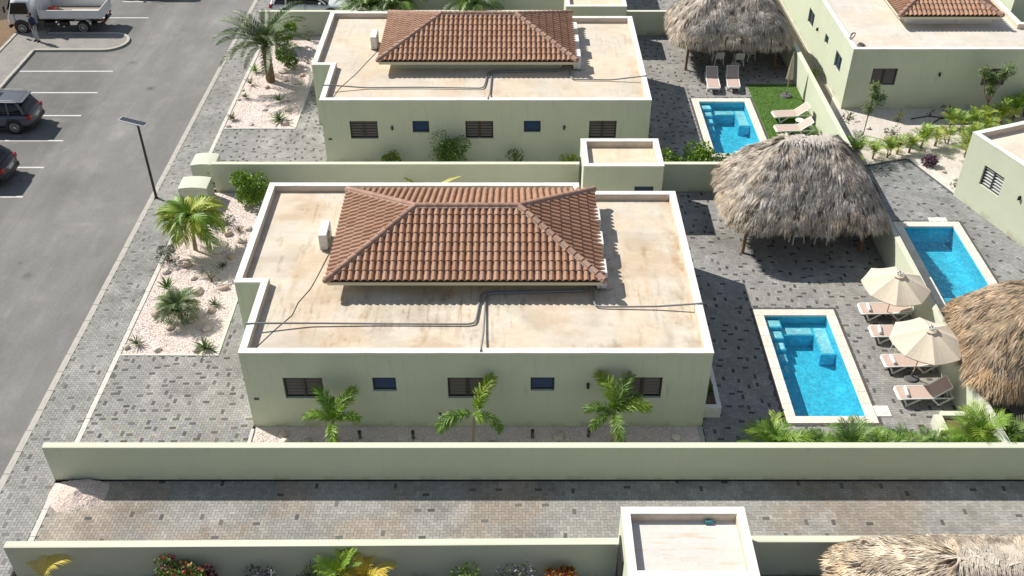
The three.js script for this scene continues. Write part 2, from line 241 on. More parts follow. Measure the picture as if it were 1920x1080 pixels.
function pave(name, label, poly, o) {
  const { cut = [], base, alt = base, dark, share, rot = 0, singles = null, y = 0, max = 300 } = o, u = 0.1065;
  const bed = struct(name, slab(poly, y - 0.2, y - 0.012, cut), M.joint, label); bed.userData.kind = 'structure';
  const c = Math.cos(rot), s = Math.sin(rot), xs = poly.map((p) => p[0] * c - p[1] * s), zs = poly.map((p) => p[0] * s + p[1] * c);
  const i0 = Math.floor(Math.min(...xs) / u) - 2, i1 = Math.ceil(Math.max(...xs) / u) + 2, j0 = Math.floor(Math.min(...zs) / u) - 2, j1 = Math.ceil(Math.max(...zs) / u) + 2, all = [];
  const best = new Map(), S = Math.sqrt((2 * u * u) / share);                       // one dark block in every patch of this size
  for (let j = j0; j < j1; j++) for (let i = i0; i < i1; i++) { const k = (((i - j) % 4) + 4) % 4; if (k !== 0 && k !== 3) continue; const X = ((i + 0.5) * u) / S, Z = ((j + 0.5) * u) / S, row = Math.floor(Z), key = Math.floor(X + (row % 2) * 0.5) + ',' + row, fx = X + (row % 2) * 0.5 - Math.floor(X + (row % 2) * 0.5), fz = Z - row, v = rnd() - 1.2 * Math.max(0, Math.abs(fx - 0.5) - 0.32) - 1.2 * Math.max(0, Math.abs(fz - 0.5) - 0.32); if (!best.has(key) || best.get(key)[0] < v) best.set(key, [v, i + ',' + j]); }
  const darkOnes = new Set([...best.values()].filter(() => rnd() < 0.93).map((q) => q[1]));
  for (let j = j0; j < j1; j++) for (let i = i0; i < i1; i++) {
    const k = (((i - j) % 4) + 4) % 4; if (k !== 0 && k !== 3) continue;
    const X = k === 0 ? (i + 1) * u : (i + 0.5) * u, Z = k === 0 ? (j + 0.5) * u : (j + 1) * u, x = X * c + Z * s, z = -X * s + Z * c;
    if (!inside([x, z], poly) || cut.some((h) => inside([x, z], h))) continue;
    const n = sm(0.38, 0.66, fbm(x * 0.42, z * 0.42, 91, 3)), h = rnd(), d = darkOnes.has(i + ',' + j), v = rr(0.86, 1.12) * (0.8 + 0.4 * fbm(x * 0.5, z * 0.5, 13, 4)) * (1 + 0.22 * sm(0.56, 0.76, fbm(x * 1.3 + 40, z * 1.3, 19, 3)) - 0.2 * sm(0.6, 0.78, fbm(x * 0.9 + 80, z * 1.1, 29, 4)));
    const m = d ? dark : base.map((q, w) => q + (alt[w] - q) * clamp(n + (h - 0.5) * 0.7)); const fade = d ? rr(0.85, 1.5) : 1;
    all.push({ x, z, a: -rot * -1 + (k === 0 ? 0 : PI / 2), y: y + rr(-0.002, 0.002), c: m.map((q) => q * v * fade) });
  }
  if (singles) { const near = all.filter((p) => singles(p.x, p.z)).sort((a, b) => b.z - a.z).slice(0, max); const set = new Set(near);
    for (const p of near) { const q = part('paver', paverGeo, toneMat(p.c), bed, [p.x, p.y, p.z]); q.rotation.y = p.a; }
    const rest = all.filter((p) => !set.has(p)); all.length = 0; for (const p of rest) all.push(p); }
  const inst = new THREE.InstancedMesh(paverGeo, paverM, all.length), o3 = new THREE.Object3D(), col = new THREE.Color();
  all.forEach((p, i) => { o3.position.set(p.x, p.y, p.z); o3.rotation.set(0, p.a, 0); o3.updateMatrix(); inst.setMatrixAt(i, o3.matrix); inst.setColorAt(i, col.setRGB(...p.c)); });
  inst.name = 'pavers'; inst.castShadow = inst.receiveShadow = true; inst.userData.kind = 'stuff'; bed.add(inst);
  return bed;
}
const GREY = [0.285, 0.28, 0.264], SILVER = [0.305, 0.3, 0.283], BEIGE = [0.31, 0.268, 0.222], CHAR = [0.095, 0.09, 0.084], COOL = [0.285, 0.28, 0.27], COOL2 = [0.25, 0.247, 0.242], INK = [0.072, 0.07, 0.07];
const grow = (p, d) => rect(p.x0 - d, p.x1 + d, p.z0 - d, p.z1 + d);
pave('lane_paving', 'paved lane of grey and beige blocks between the long walls', rect(-14.68, 31, -22.3, -18.72), { base: SILVER, alt: BEIGE, dark: CHAR, share: 0.018, singles: (x, z) => z < -19.5 && Math.abs(x) < 14.3 && (x < 3 || x > 7) });
pave('footway_paving', 'grey block footway along the road side of the villas', rect(-16.47, -14.89, -76, -14.5), { base: SILVER, alt: GREY, dark: [0.15, 0.145, 0.135], share: 0.075 });
pave('forecourt_paving', 'grey block forecourt with scattered charcoal blocks beside the nearer villa', [[-14.68, -22.45], [-8.94, -22.45], [-8.94, -36], [-10.99, -36], [-10.99, -28.3], [-14.68, -28.3]], { base: GREY, alt: SILVER, dark: CHAR, share: 0.105, singles: (x, z) => z < -23.9 });
pave('forecourt_paving', 'grey block forecourt beside the farther villa', [[-14.8, -40.1], [-9.0, -40.1], [-9.0, -53], [-11.08, -53], [-11.08, -45.82], [-14.8, -45.82]], { base: GREY, alt: SILVER, dark: CHAR, share: 0.105 });
pave('forecourt_paving', 'grey forecourt under the white car at the top edge', rect(-14.8, -9, -66, -57.9), { base: GREY, alt: SILVER, dark: CHAR, share: 0.1 });
const skimA = rect(12.9, 13.44, -25.66, -25.02);
pave('courtyard_paving', 'dark grey block courtyard around the nearest pool', rect(6.6, 15.66, -39.8, -22.42), { cut: [grow(POOLS[0], 0.12)], base: COOL, alt: [0.285, 0.275, 0.252], dark: INK, share: 0.085, singles: (x, z) => z < -24 && z > -27 });
pave('courtyard_paving', 'dark grey block courtyard around the middle pool', [[6.6, -40.1], [12.968, -40.1], [12.968, -50.98], [15.66, -50.98], [15.66, -57.5], [6.6, -57.5]], { cut: [grow(POOLS[1], 0.12)], base: COOL, alt: [0.285, 0.275, 0.252], dark: INK, share: 0.08 });
pave('courtyard_paving', 'grey courtyard behind the farthest low wall', rect(6.6, 15.66, -75, -57.9), { base: COOL, alt: COOL2, dark: INK, share: 0.08 });
const P3 = [[15.9, -41.75], [19.29, -42.74], [22.1, -35.0], [25.5, -26], [25.5, -22.4], [15.9, -22.4]];
pave('courtyard_paving', 'light grey block terrace laid askew around the pool of the turned villa', P3, { cut: [grow(POOLS[2], 0.12)], base: [0.26, 0.262, 0.262], alt: [0.285, 0.283, 0.28], dark: [0.085, 0.083, 0.083], share: 0.055, rot: 0.36 });
struct('terrace_edging', merge([bar([15.9, -0.02, -41.78], [19.29, -0.02, -42.79], 0.12, 0.07), bar([19.33, -0.02, -42.77], [20.5, -0.02, -39.5], 0.1, 0.07)]), mat(0.09, 0.09, 0.095, 0.9, { map: tConc }), 'dark edging course along the back of the turned terrace');
struct('terrace_strip', slab([[19.4, -42.85], [19.95, -42.85], [21.0, -39.7], [20.55, -39.5]], -0.2, 0.004), M.edge, 'white concrete strip between terrace and sand garden');
pave('front_paving', 'shaded dark block paving at the bottom edge before the front wall', rect(0.9, 31, -18.36, -8), { base: COOL2, alt: COOL, dark: INK, share: 0.1 });
// planted beds
struct('gravel_bed', sheet(rect(-14.69, -11.08, -39.75, -28.4), -0.02), gravelM, 'pink gravel bed with palms in front of the nearer villa');
struct('gravel_bed', sheet(rect(-14.8, -11.2, -57.4, -45.92), -0.02), gravelM, 'pink gravel bed around the date palm');
struct('gravel_bed', sheet(rect(-8.85, 6.45, -24.64, -22.45), -0.02), gravelM, 'gravel strip between the nearer villa and the long wall');
struct('gravel_bed', sheet(rect(-9, 6.5, -42.5, -40.08), -0.02), gravelM, 'gravel strip behind the middle wall beside the farther villa');
struct('gravel_bed', sheet(rect(-9, 6.5, -60.2, -57.85), -0.02), gravelM, 'gravel strip with palms beyond the farthest low wall');
struct('planting_bed', sheet(rect(-14.7, 0.88, -18.36, -8), -0.02), M.soil, 'dark planting bed at the bottom edge before the front wall');
struct('rear_bed', sheet(rect(-11.2, 6.6, -40, -34.9), -0.16), gravelM, 'gravel strip between the nearer villa and the middle wall');
struct('sand_garden', sheet([[15.9, -41.8], [19.38, -42.82], [20.6, -39.4], [31, -43.3], [31, -75], [15.9, -75]], -0.03), sandM, 'white sand garden between the villas on the far side of the boundary wall');
struct('wall_passage', sheet([[15.9, -75], [17.4, -75], [17.4, -49.6], [16.6, -47.4], [15.9, -46]], -0.024), new THREE.MeshStandardMaterial({ map: gravelTex(0.32, 0.28, 0.23, 57), roughness: 1, bumpMap: bumpCoarse, bumpScale: 0.02 }), 'grey-brown gravel passage between boundary wall and white-roofed villa');
kerbRun('bed_edging', 'pale edging along the front of the gravel bed by the forecourt', [-14.69, -28.34], [-10.98, -28.34], 0.1, -0.12, 0.025, 1.0, M.edge);
kerbRun('bed_edging', 'sage edging between gravel bed and path of the nearer villa', [-11.03, -28.4], [-11.03, -36], 0.1, -0.12, 0.03, 1.0, M.capCream);
kerbRun('bed_edging', 'pale edging along the front of the date palm bed', [-14.8, -45.87], [-11.1, -45.87], 0.1, -0.12, 0.025, 1.0, M.edge);
kerbRun('bed_edging', 'pale edging between date palm bed and path', [-11.14, -45.93], [-11.14, -53], 0.1, -0.12, 0.03, 1.0, M.edge);
kerbRun('bed_edging', 'short white edging at the corner of the gravel strip', [-8.93, -24.5], [-8.93, -22.5], 0.12, -0.12, 0.02, 0.95, M.edge);
kerbRun('bed_edging', 'grey edging between gravel strip and courtyard', [6.5, -24.62], [6.5, -22.45], 0.14, -0.12, 0.02, 0.95, M.kerb);
{ // loose stones over the gravel
  const g = new THREE.IcosahedronGeometry(0.02, 0), put = (label, areas, n) => {
    const im = new THREE.InstancedMesh(g, mat(1, 1, 1, 0.95), n), o = new THREE.Object3D(), c = new THREE.Color();
    for (let i = 0; i < n; i++) { const [x0, x1, z0, z1] = areas[i % areas.length], q = rr(0.75, 1.15); o.position.set(rr(x0, x1), -0.012, rr(z0, z1)); o.rotation.set(rr(0, 6), rr(0, 6), 0); o.scale.set(rr(0.5, 1.5), rr(0.4, 0.9), rr(0.5, 1.5)); o.updateMatrix(); im.setMatrixAt(i, o.matrix); im.setColorAt(i, c.setRGB(0.76 * q, 0.65 * q, 0.6 * q)); }
    im.name = numbered('gravel'); im.castShadow = im.receiveShadow = true; scene.add(im); tag(im, label, 'gravel', null, 'stuff');
  };
  put('loose pink gravel stones strewn over the bed before the nearer villa', [[-14.66, -11.1, -39.7, -28.45]], 5200);
  put('loose pink gravel stones strewn around the date palm', [[-14.75, -11.2, -57, -46]], 2800);
  put('loose grey-pink gravel stones along the strip under the villa windows', [[-8.8, 6.4, -24.6, -22.5]], 6500);
}
{ // artificial turf
  struct('turf', slab(rect(12.97, 15.66, -50.95, -40.1), -0.2, 0.005), turfM, 'bright green artificial turf beside the middle pool');
  const g = tris([[-0.007, 0, 0], [0.007, 0, 0], [0.002, 0.045, 0.012]]), n = 26000, im = new THREE.InstancedMesh(g, leafMat(0.95, 0.95, 0.95, 0.7, 0.2), n), o = new THREE.Object3D(), c = new THREE.Color();
  for (let i = 0; i < n; i++) { const k = rr(0.75, 1.3); o.position.set(rr(13, 15.64), 0.005, rr(-50.9, -40.4)); o.rotation.set(rr(-0.5, 0.5), rr(0, 6.3), rr(-0.5, 0.5)); o.scale.setScalar(rr(0.7, 1.3)); o.updateMatrix(); im.setMatrixAt(i, o.matrix); im.setColorAt(i, c.setRGB(0.075 * k, 0.155 * k, 0.028 * k)); }
  im.name = 'grass_blades'; im.castShadow = im.receiveShadow = true; scene.add(im); tag(im, 'short artificial grass blades of the green turf', 'grass', null, 'stuff');
}
{ // heap of spilled gravel sand
  const f = [], N = 40, hgt = (x, z) => { const a = Math.hypot((x + 13.95) / 0.95, (z + 21.62) / 0.82), b = fbm(x * 2.4, z * 2.4, 83, 4); return -0.03 + 0.36 * Math.max(0, 1 - a) ** 1.05 * (0.75 + 0.5 * b) + 0.05 * (b - 0.5) * sm(1.15, 0.5, a) + (fbm(x * 14, z * 14, 85, 2) - 0.5) * 0.035 * sm(1.1, 0.8, a) + 0.035 * sm(1.25, 0.85, a + (b - 0.5) * 0.7); };
  for (let i = 0; i < N; i++) for (let j = 0; j < N; j++) { const P = (a, b) => { const x = -15.2 + (2.6 * a) / N, z = -22.08 + (1.9 * b) / N; return [x, hgt(x, z), z]; }; f.push(P(i, j), P(i, j + 1), P(i + 1, j + 1), P(i, j), P(i + 1, j + 1), P(i + 1, j)); }
  const g = tris(f); g.translate(14, 0, 21.5); tag(lone('sand_heap', g, new THREE.MeshStandardMaterial({ map: gravelM.map, color: rgb(0.9, 0.87, 0.84), roughness: 1, bumpMap: bumpCoarse, bumpScale: 0.015 }), 'spilled heap of pinkish gravel sand against the end of the long wall', 'sand heap', [-14, 0, -21.5]), 'spilled heap of pinkish gravel sand against the end of the long wall', 'sand heap');
}

// ---------------------------------------------------------------- walls and villas
function wallPanel(a, b, y0, y1, t, openings = [], e0 = 0, e1 = 0) {  // outer face on the line a->b, thickness on its left-hand inner side
  const dx = b[0] - a[0], dz = b[1] - a[1], L = Math.hypot(dx, dz), s = new THREE.Shape([[-e0, y0], [L + e1, y0], [L + e1, y1], [-e0, y1]].map((p) => new THREE.Vector2(...p)));
  for (const [u0, u1, v0, v1] of openings) s.holes.push(new THREE.Path([[u0, v0], [u1, v0], [u1, v1], [u0, v1]].map((p) => new THREE.Vector2(...p))));
  const g = new THREE.ExtrudeGeometry(s, { depth: t, bevelEnabled: false }).translate(0, 0, -t);
  return clean(g.rotateY(Math.atan2(-dz, dx)).translate(a[0], 0, a[1]));
}
function lowWall(label, x0, x1, zNear, h, o = {}) {                    // garden wall along x, smooth render with a pale top
  const t = thing('garden_wall', label, 'wall', [(x0 + x1) / 2, 0, zNear - 0.12]);
  part('wall', bx(x0, x1, -0.2, h - 0.035, zNear - 0.235, zNear - 0.005), M.wall, t); if (o.gapStrip) part('foot_gap_strip', bx(x0 + 0.02, x1, -0.1, 0.07, zNear - 0.004, zNear + 0.008), M.black, t); part('coping', rbx(x0 - 0.008, x1 + 0.008, h - 0.035, h, zNear - 0.24, zNear, 0.008, 1), M.capCream, t);  // optional black strip stands in for the dark gap along the wall base
  if (o.turn) t.rotation.y = o.turn; return t;
}
lowWall('long plain sage wall with the sand heap at its end', -14.9, 31, -22.14, 1.56, { gapStrip: 1 });
lowWall('sage wall at the bottom edge with flowering plants before it', -14.6, 3.16, -18.36, 1.5, { turn: 0.007 });
lowWall('sage wall between flat store roof and thatch at the bottom edge', 6.62, 31, -18.5, 1.5);
lowWall('sage wall behind the nearer villa, between masonry block and flat-roofed store', -13.75, 3.1, -39.83, 1.46);
lowWall('sage wall beside the flat-roofed store, behind the large thatched roof', 6.58, 15.66, -39.83, 1.46);
lowWall('sage wall behind the date palm with a white car beyond it', -15.1, 3.1, -57.6, 1.46);
lowWall('short sage wall stretch behind the farther villa, meeting the far thatched roof', 6.6, 15.66, -57.6, 1.46);
{ const t = thing('boundary_wall', 'long sage boundary wall running past both pools, turned edge-on', 'wall', [15.77, 0, -48]);
  part('wall', bx(15.675, 15.885, -0.2, 1.515, -75, -22.39), M.wall, t); part('coping', rbx(15.66, 15.9, 1.515, 1.55, -75, -22.385, 0.008, 1), M.capCream, t); }
function masonry(label, x0, x1, z0, z1, h) {
  const t = thing('masonry_block', label, 'meter box', [(x0 + x1) / 2, 0, (z0 + z1) / 2]);
  const s = new THREE.Shape(); s.moveTo(x0, -0.1); s.lineTo(x1, -0.1); s.lineTo(x1, h - 0.06); s.quadraticCurveTo((x0 + x1) / 2, h + 0.07, x0, h - 0.06); s.closePath();
  part('body', clean(planar(clean(new THREE.ExtrudeGeometry(s, { depth: z1 - z0, bevelEnabled: true, bevelSize: 0.012, bevelThickness: 0.012, bevelSegments: 1 }).translate(0, 0, z0)))), M.capCream, t);
  part('hatch', rbx(x0 + 0.25, x1 - 0.25, 0.2, h - 0.2, z1 + 0.008, z1 + 0.022, 0.005, 1), M.wall, t); part('hatch_handle', rbx(x1 - 0.36, x1 - 0.32, h * 0.45, h * 0.6, z1 + 0.02, z1 + 0.045, 0.005, 1), M.greyMetal, t);
}
masonry('pale sage masonry block standing before the wall end, nearer the palm', -15.05, -13.78, -39.58, -38.6, 0.97);
masonry('pale sage masonry block standing behind the wall end, by the edging strip', -15.0, -13.9, -41.7, -40.65, 0.97);

function window2(wallPart, a, b, u0, u1, v0, v1, o) {                 // an opening with frame and louvres; a->b as in wallPanel
  const dx = b[0] - a[0], dz = b[1] - a[1], L = Math.hypot(dx, dz), c = dx / L, s = dz / L, ang = Math.atan2(-dz, dx), w = u1 - u0, h = v1 - v0;
  const place = (g) => g.rotateY(ang).translate(a[0] + c * u0, v0, a[1] + s * u0), d = 0.09, f = 0.045;
  const win = part('window', place(merge([bx(0.004, f, 0.004, h - 0.004, -d - 0.05, -d), bx(w - f, w - 0.004, 0.004, h - 0.004, -d - 0.05, -d), bx(f, w - f, 0.004, f, -d - 0.05, -d), bx(f, w - f, h - f, h - 0.004, -d - 0.05, -d), ...(o.leaves === 2 ? [bx(w / 2 - 0.05, w / 2 + 0.05, f, h - f, -d - 0.048, -d + 0.004)] : [])])), o.frame ?? M.frame, wallPart);
  part('window_back', place(bx(0.01, w - 0.01, 0.01, h - 0.01, -d - 0.16, -d - 0.13)), M.dark, win);
  const n = o.slats, cols = o.leaves === 2 ? [[f + 0.01, w / 2 - 0.055], [w / 2 + 0.055, w - f - 0.01]] : [[f + 0.008, w - f - 0.008]];
  for (const [p, q] of cols) { const pitch = (h - 2 * f) / n, g0 = new THREE.BoxGeometry(q - p, pitch * (o.cover ?? 1.02), 0.012).rotateX(o.tilt ?? -0.55);
    for (let i = 0; i < n; i++) part('slat', place(clean(g0.clone().translate((p + q) / 2, f + pitch * (i + 0.5), -d - 0.03 - 0.02))), o.mat ?? M.slat, win); }
  return win;
}
function hipTiles(root, x0, x1, z0, z1, eave, rise, singles, seeThrough) {
  // underlay, fascia, tiles in courses, ridge and hip caps
  const run = Math.min(x1 - x0, z1 - z0) / 2, ax = z1 - z0 <= x1 - x0, cz = (z0 + z1) / 2, cx = (x0 + x1) / 2;
  const R0 = ax ? [x0 + run, eave + rise, cz] : [cx, eave + rise, z0 + run], R1 = ax ? [x1 - run, eave + rise, cz] : [cx, eave + rise, z1 - run];
  const A = [x0, eave, z1], B = [x1, eave, z1], C = [x1, eave, z0], D = [x0, eave, z0];
  const q = (a, b, c, d) => [a, b, c, a, c, d];
  const under = ax ? [...q(A, B, R1, R0), ...q(C, D, R0, R1), B, C, R1, D, A, R0] : [A, B, R1, C, D, R0, ...q(B, C, R0, R1), ...q(D, A, R1, R0)];
  const lower = (p) => [p[0], p[1] - 0.05, p[2]];
  part('roof_deck', tris(under.map(lower)), M.soil, root);
  part('fascia', merge([bx(x0 + 0.03, x1 - 0.03, eave - 0.2, eave - 0.045, z1 - 0.08, z1 - 0.03), bx(x0 + 0.03, x1 - 0.03, eave - 0.2, eave - 0.045, z0 + 0.03, z0 + 0.08), bx(x0 + 0.03, x0 + 0.08, eave - 0.2, eave - 0.045, z0 + 0.081, z1 - 0.081), bx(x1 - 0.08, x1 - 0.03, eave - 0.2, eave - 0.045, z0 + 0.081, z1 - 0.081), bx(x0 + 0.081, x1 - 0.081, eave - 0.196, eave - 0.16, z0 + 0.081, z1 - 0.081)]), M.fascia, root);
  const slopeL = Math.hypot(run, rise), courses = Math.round(slopeL / 0.4), step = slopeL / courses, W = 0.2445;
  // a barrel tile with its pan, lower end at v = 0, rising to v = step + lap
  const prof = [[-0.5, -0.006], [-0.42, -0.004], [-0.37, 0.022], [-0.22, 0.078], [0, 0.1], [0.22, 0.078], [0.37, 0.022], [0.42, -0.004], [0.5, -0.006]];
  const lap = 0.055, tile = (w) => { const f = [], P = (i, v) => [prof[i][0] * w * (1 - 0.06 * v), prof[i][1] * (1 - 0.12 * v) + (1 - v) * 0.03 + 0.012, v * (step + lap)], D2 = (p) => [p[0], p[1] - 0.02, p[2]];
    for (let i = 0; i + 1 < prof.length; i++) { f.push(P(i, 0), P(i, 1), P(i + 1, 1), P(i, 0), P(i + 1, 1), P(i + 1, 0)); const a = P(i, 0), b = P(i + 1, 0); f.push(D2(a), a, b, D2(a), b, D2(b)); } return f; };
  const faces = ax ? [{ o: A, u: V(1, 0, 0), n: x1 - x0, inw: V(0, 0, -1), top: x1 - x0 - 2 * run }, { o: D, u: V(0, 0, 1), n: z1 - z0, inw: V(1, 0, 0), top: 0 }, { o: B, u: V(0, 0, -1), n: z1 - z0, inw: V(-1, 0, 0), top: 0 }, { o: C, u: V(-1, 0, 0), n: x1 - x0, inw: V(0, 0, 1), top: x1 - x0 - 2 * run }]
    : [{ o: A, u: V(1, 0, 0), n: x1 - x0, inw: V(0, 0, -1), top: 0 }, { o: D, u: V(0, 0, 1), n: z1 - z0, inw: V(1, 0, 0), top: z1 - z0 - 2 * run }, { o: B, u: V(0, 0, -1), n: z1 - z0, inw: V(-1, 0, 0), top: z1 - z0 - 2 * run }];
  let count = 0; const leftover = [[], [], []], shared = new Map();
  for (const f of faces) {
    const cols = Math.round(f.n / W), w = f.n / cols, slope = f.inw.clone().multiplyScalar(run).add(V(0, rise, 0)).normalize(), nrm = f.u.clone().cross(slope).normalize().negate(); if (nrm.y < 0) nrm.negate();
    const basis = new THREE.Matrix4().makeBasis(f.u.clone().negate(), nrm, slope), raw = tile(w), kk = run / slopeL;
    for (let r = 0; r < courses; r++) for (let c = 0; c < cols; c++) {
      const u = (c + 0.5) * w, v = r * step, inl = (uu, vv) => uu - vv * kk, inr = (uu, vv) => f.n - uu - vv * kk;
      const mid = Math.min(inl(u, v + step * 0.4), inr(u, v + step * 0.4)); if (mid < -w * 0.42) continue;
      const ed = Math.min(inl(u - w / 2, v + step + lap), inr(u + w / 2, v + step + lap)); let g;
      if (ed >= -0.01) { const key = w.toFixed(5); if (!shared.has(key)) shared.set(key, tris(raw)); g = shared.get(key); }
      else { let t = []; for (let i = 0; i < raw.length; i += 3) t.push([raw[i], raw[i + 1], raw[i + 2]]);
        for (const d of [(p) => inl(u - p[0], v + p[2]) + 0.01, (p) => inr(u - p[0], v + p[2]) + 0.01]) { const out = []; for (const tr of t) { const poly = []; for (let i = 0; i < 3; i++) { const p = tr[i], n2 = tr[(i + 1) % 3], a = d(p), b = d(n2); if (a >= 0) poly.push(p); if ((a >= 0) !== (b >= 0)) { const k = a / (a - b); poly.push(p.map((x, j) => x + (n2[j] - x) * k)); } } for (let i = 1; i + 1 < poly.length; i++) out.push([poly[0], poly[i], poly[i + 1]]); } t = out; }
        if (!t.length) continue; g = tris(t.flat()); }
      const pos = V(...f.o).addScaledVector(f.u, u).addScaledVector(slope, v), jit = rr(-0.012, 0.012);
      if (count < singles && (f === faces[0] || f === faces[1] || f === faces[2])) { const m = part('roof_tile', g, pick(TILE), root, [pos.x, pos.y, pos.z]); m.quaternion.setFromRotationMatrix(basis); m.rotateY(jit); count++; }
      else leftover[Math.floor(rnd() * 3)].push(g.clone().applyMatrix4(basis).translate(pos.x, pos.y, pos.z));
    }
  }
  leftover.forEach((l, i) => { if (l.length) part('roof_tiles', merge(l), TILE[i], root).userData.kind = 'stuff'; });
  // caps along ridge and hips
  const cap = (a, b) => { const Pa = V(...a), Pb = V(...b), Lh = Pa.distanceTo(Pb), n = Math.round(Lh / 0.36), d = Pb.clone().sub(Pa).normalize(), side = d.clone().cross(V(0, 1, 0)).normalize(), up = side.clone().cross(d).normalize(), basis = new THREE.Matrix4().makeBasis(side.clone().negate(), up, d);
    const f = [], Ln = Lh / n + 0.05, K = 8; for (let i = 0; i < K; i++) { const P = (j, v) => { const t = PI * j / K, rad = 0.115 * (1 - 0.12 * v); return [Math.cos(t) * rad, Math.sin(t) * rad * 0.95 + (1 - v) * 0.028, v * Ln]; }; f.push(P(i, 0), P(i + 1, 1), P(i, 1), P(i, 0), P(i + 1, 0), P(i + 1, 1)); const a2 = P(i, 0), b2 = P(i + 1, 0); f.push(a2, [a2[0] * 0.84, a2[1] * 0.84, 0], [b2[0] * 0.84, b2[1] * 0.84, 0], a2, [b2[0] * 0.84, b2[1] * 0.84, 0], b2); }
    const g = tris(f);
    for (let i = 0; i < n; i++) { const p = Pa.clone().addScaledVector(d, (i * Lh) / n).addScaledVector(up, 0.055); const m = part('ridge_tile', g, pick(CAP), root, [p.x, p.y, p.z]); m.quaternion.setFromRotationMatrix(basis); m.rotateY(rr(-0.015, 0.015)); }
    part('mortar', bar(Pa.clone().addScaledVector(up, 0.035).toArray(), Pb.clone().addScaledVector(up, 0.035).toArray(), 0.285, 0.075), M.mortar, root); };
  for (const [p, q2] of ax ? [[A, R0], [B, R1], [C, R1], [D, R0], [R0, R1]] : [[A, R1], [B, R1], [C, R0], [D, R0], [R0, R1]]) cap(p, q2);
  for (const p of [A, B, C, D]) part('hip_end', new THREE.SphereGeometry(0.13, 10, 8).scale(1, 0.9, 1).translate(0, 0.05, 0), CAP[0], root, p);
}
function deckTex(seed0, w, d, wet, px = 768, rust = 0) {
  const s = seed0, runs = []; for (let i = 0; i < 34; i++) runs.push([hash(i, 1, s) * w, hash(i, 2, s) * d, 0.04 + hash(i, 3, s) * 0.12, 0.25 + hash(i, 4, s) * 0.7, 0.1 + hash(i, 5, s) * 0.35]);
  return texture(px, Math.round((px * d) / w), (u, v) => {
    const x = u * w, z = v * d, e = Math.min(x, w - x, z, d - z);
    const a = fbm(x * 0.4 + s, z * 0.5, s, 5), b = fbm(x * 2.2, z * 2.8, s + 9, 5), g = noise(x * 26, z * 26, s + 2), g2 = noise(x * 11, z * 11, s + 4), br = fbm(x * 0.8, z * 7, s + 33, 4), vs = fbm(x * 9, z * 0.9, s + 37, 4), zone = sm(0.46, 0.62, fbm(x * 0.45 + 31, z * 0.6, s + 75, 3));
    let k = 1.04 + (a - 0.5) * 0.22 + (b - 0.5) * 0.2 + (g - 0.5) * 0.05 + (g2 - 0.5) * 0.05 + (br - 0.5) * 0.1, warm = sm(0.4, 0.65, fbm(x * 0.7 + 3, z * 0.6, s + 51, 4));
    let dirty = wet * (0.3 * sm(0.48, 0.75, fbm(x * 0.55 + 7, z * 0.7, s + 21, 5)) + 0.34 * sm(0.56, 0.82, fbm(x * 4.5, z * 1.6, s + 27, 5)) * sm(0.45, 0.62, fbm(x * 0.5, z * 0.5, s + 71, 3)) + 0.75 * sm(0.5, 0.0, e + 0.25 * (b - 0.5)) * (0.1 + b * 0.9) + 0.36 * sm(0.5, 0.8, vs) * zone + 0.22 * sm(0.55, 0.8, fbm(x * 7, z * 7, s + 93, 4)) * zone + 0.5 * sm(1.5, 0.1, w - x) * sm(0.45, 0.7, fbm(x * 2, z * 1.2, s + 97, 4)));
    for (const [sx, sz, rx, rz, q] of runs) { const t = ((x - sx + (noise(z * 2, sx, s) - 0.5) * 0.2) / rx) ** 2 + ((z - sz) / rz) ** 2; if (t < 6) dirty += q * wet * Math.exp(-t) * (0.3 + 0.9 * b); }
    dirty = clamp(dirty, 0, 0.8); if (rust) { const q = rust * sm(0.6, 0.85, fbm(x * 1.1, z * 14, s + 81, 3)) * sm(0.4, 0.62, fbm(x * 1.3, z * 1.1, s + 87, 3)); return [k * (0.55 - 0.06 * q), k * (0.52 - 0.2 * q), k * (0.46 - 0.32 * q)]; } k *= 0.87; return [k * (0.64 + 0.02 * warm - 0.35 * dirty), k * (0.575 - 0.02 * warm - 0.37 * dirty), k * (0.48 - 0.05 * warm - 0.36 * dirty)];
  });
}
function unitUV(g, x0, x1, z0, z1) { const p = g.attributes.position, uv = g.attributes.uv; for (let i = 0; i < p.count; i++) uv.setXY(i, (p.getX(i) - x0) / (x1 - x0), (p.getZ(i) - z0) / (z1 - z0)); return g; }
const WT = 0.24;
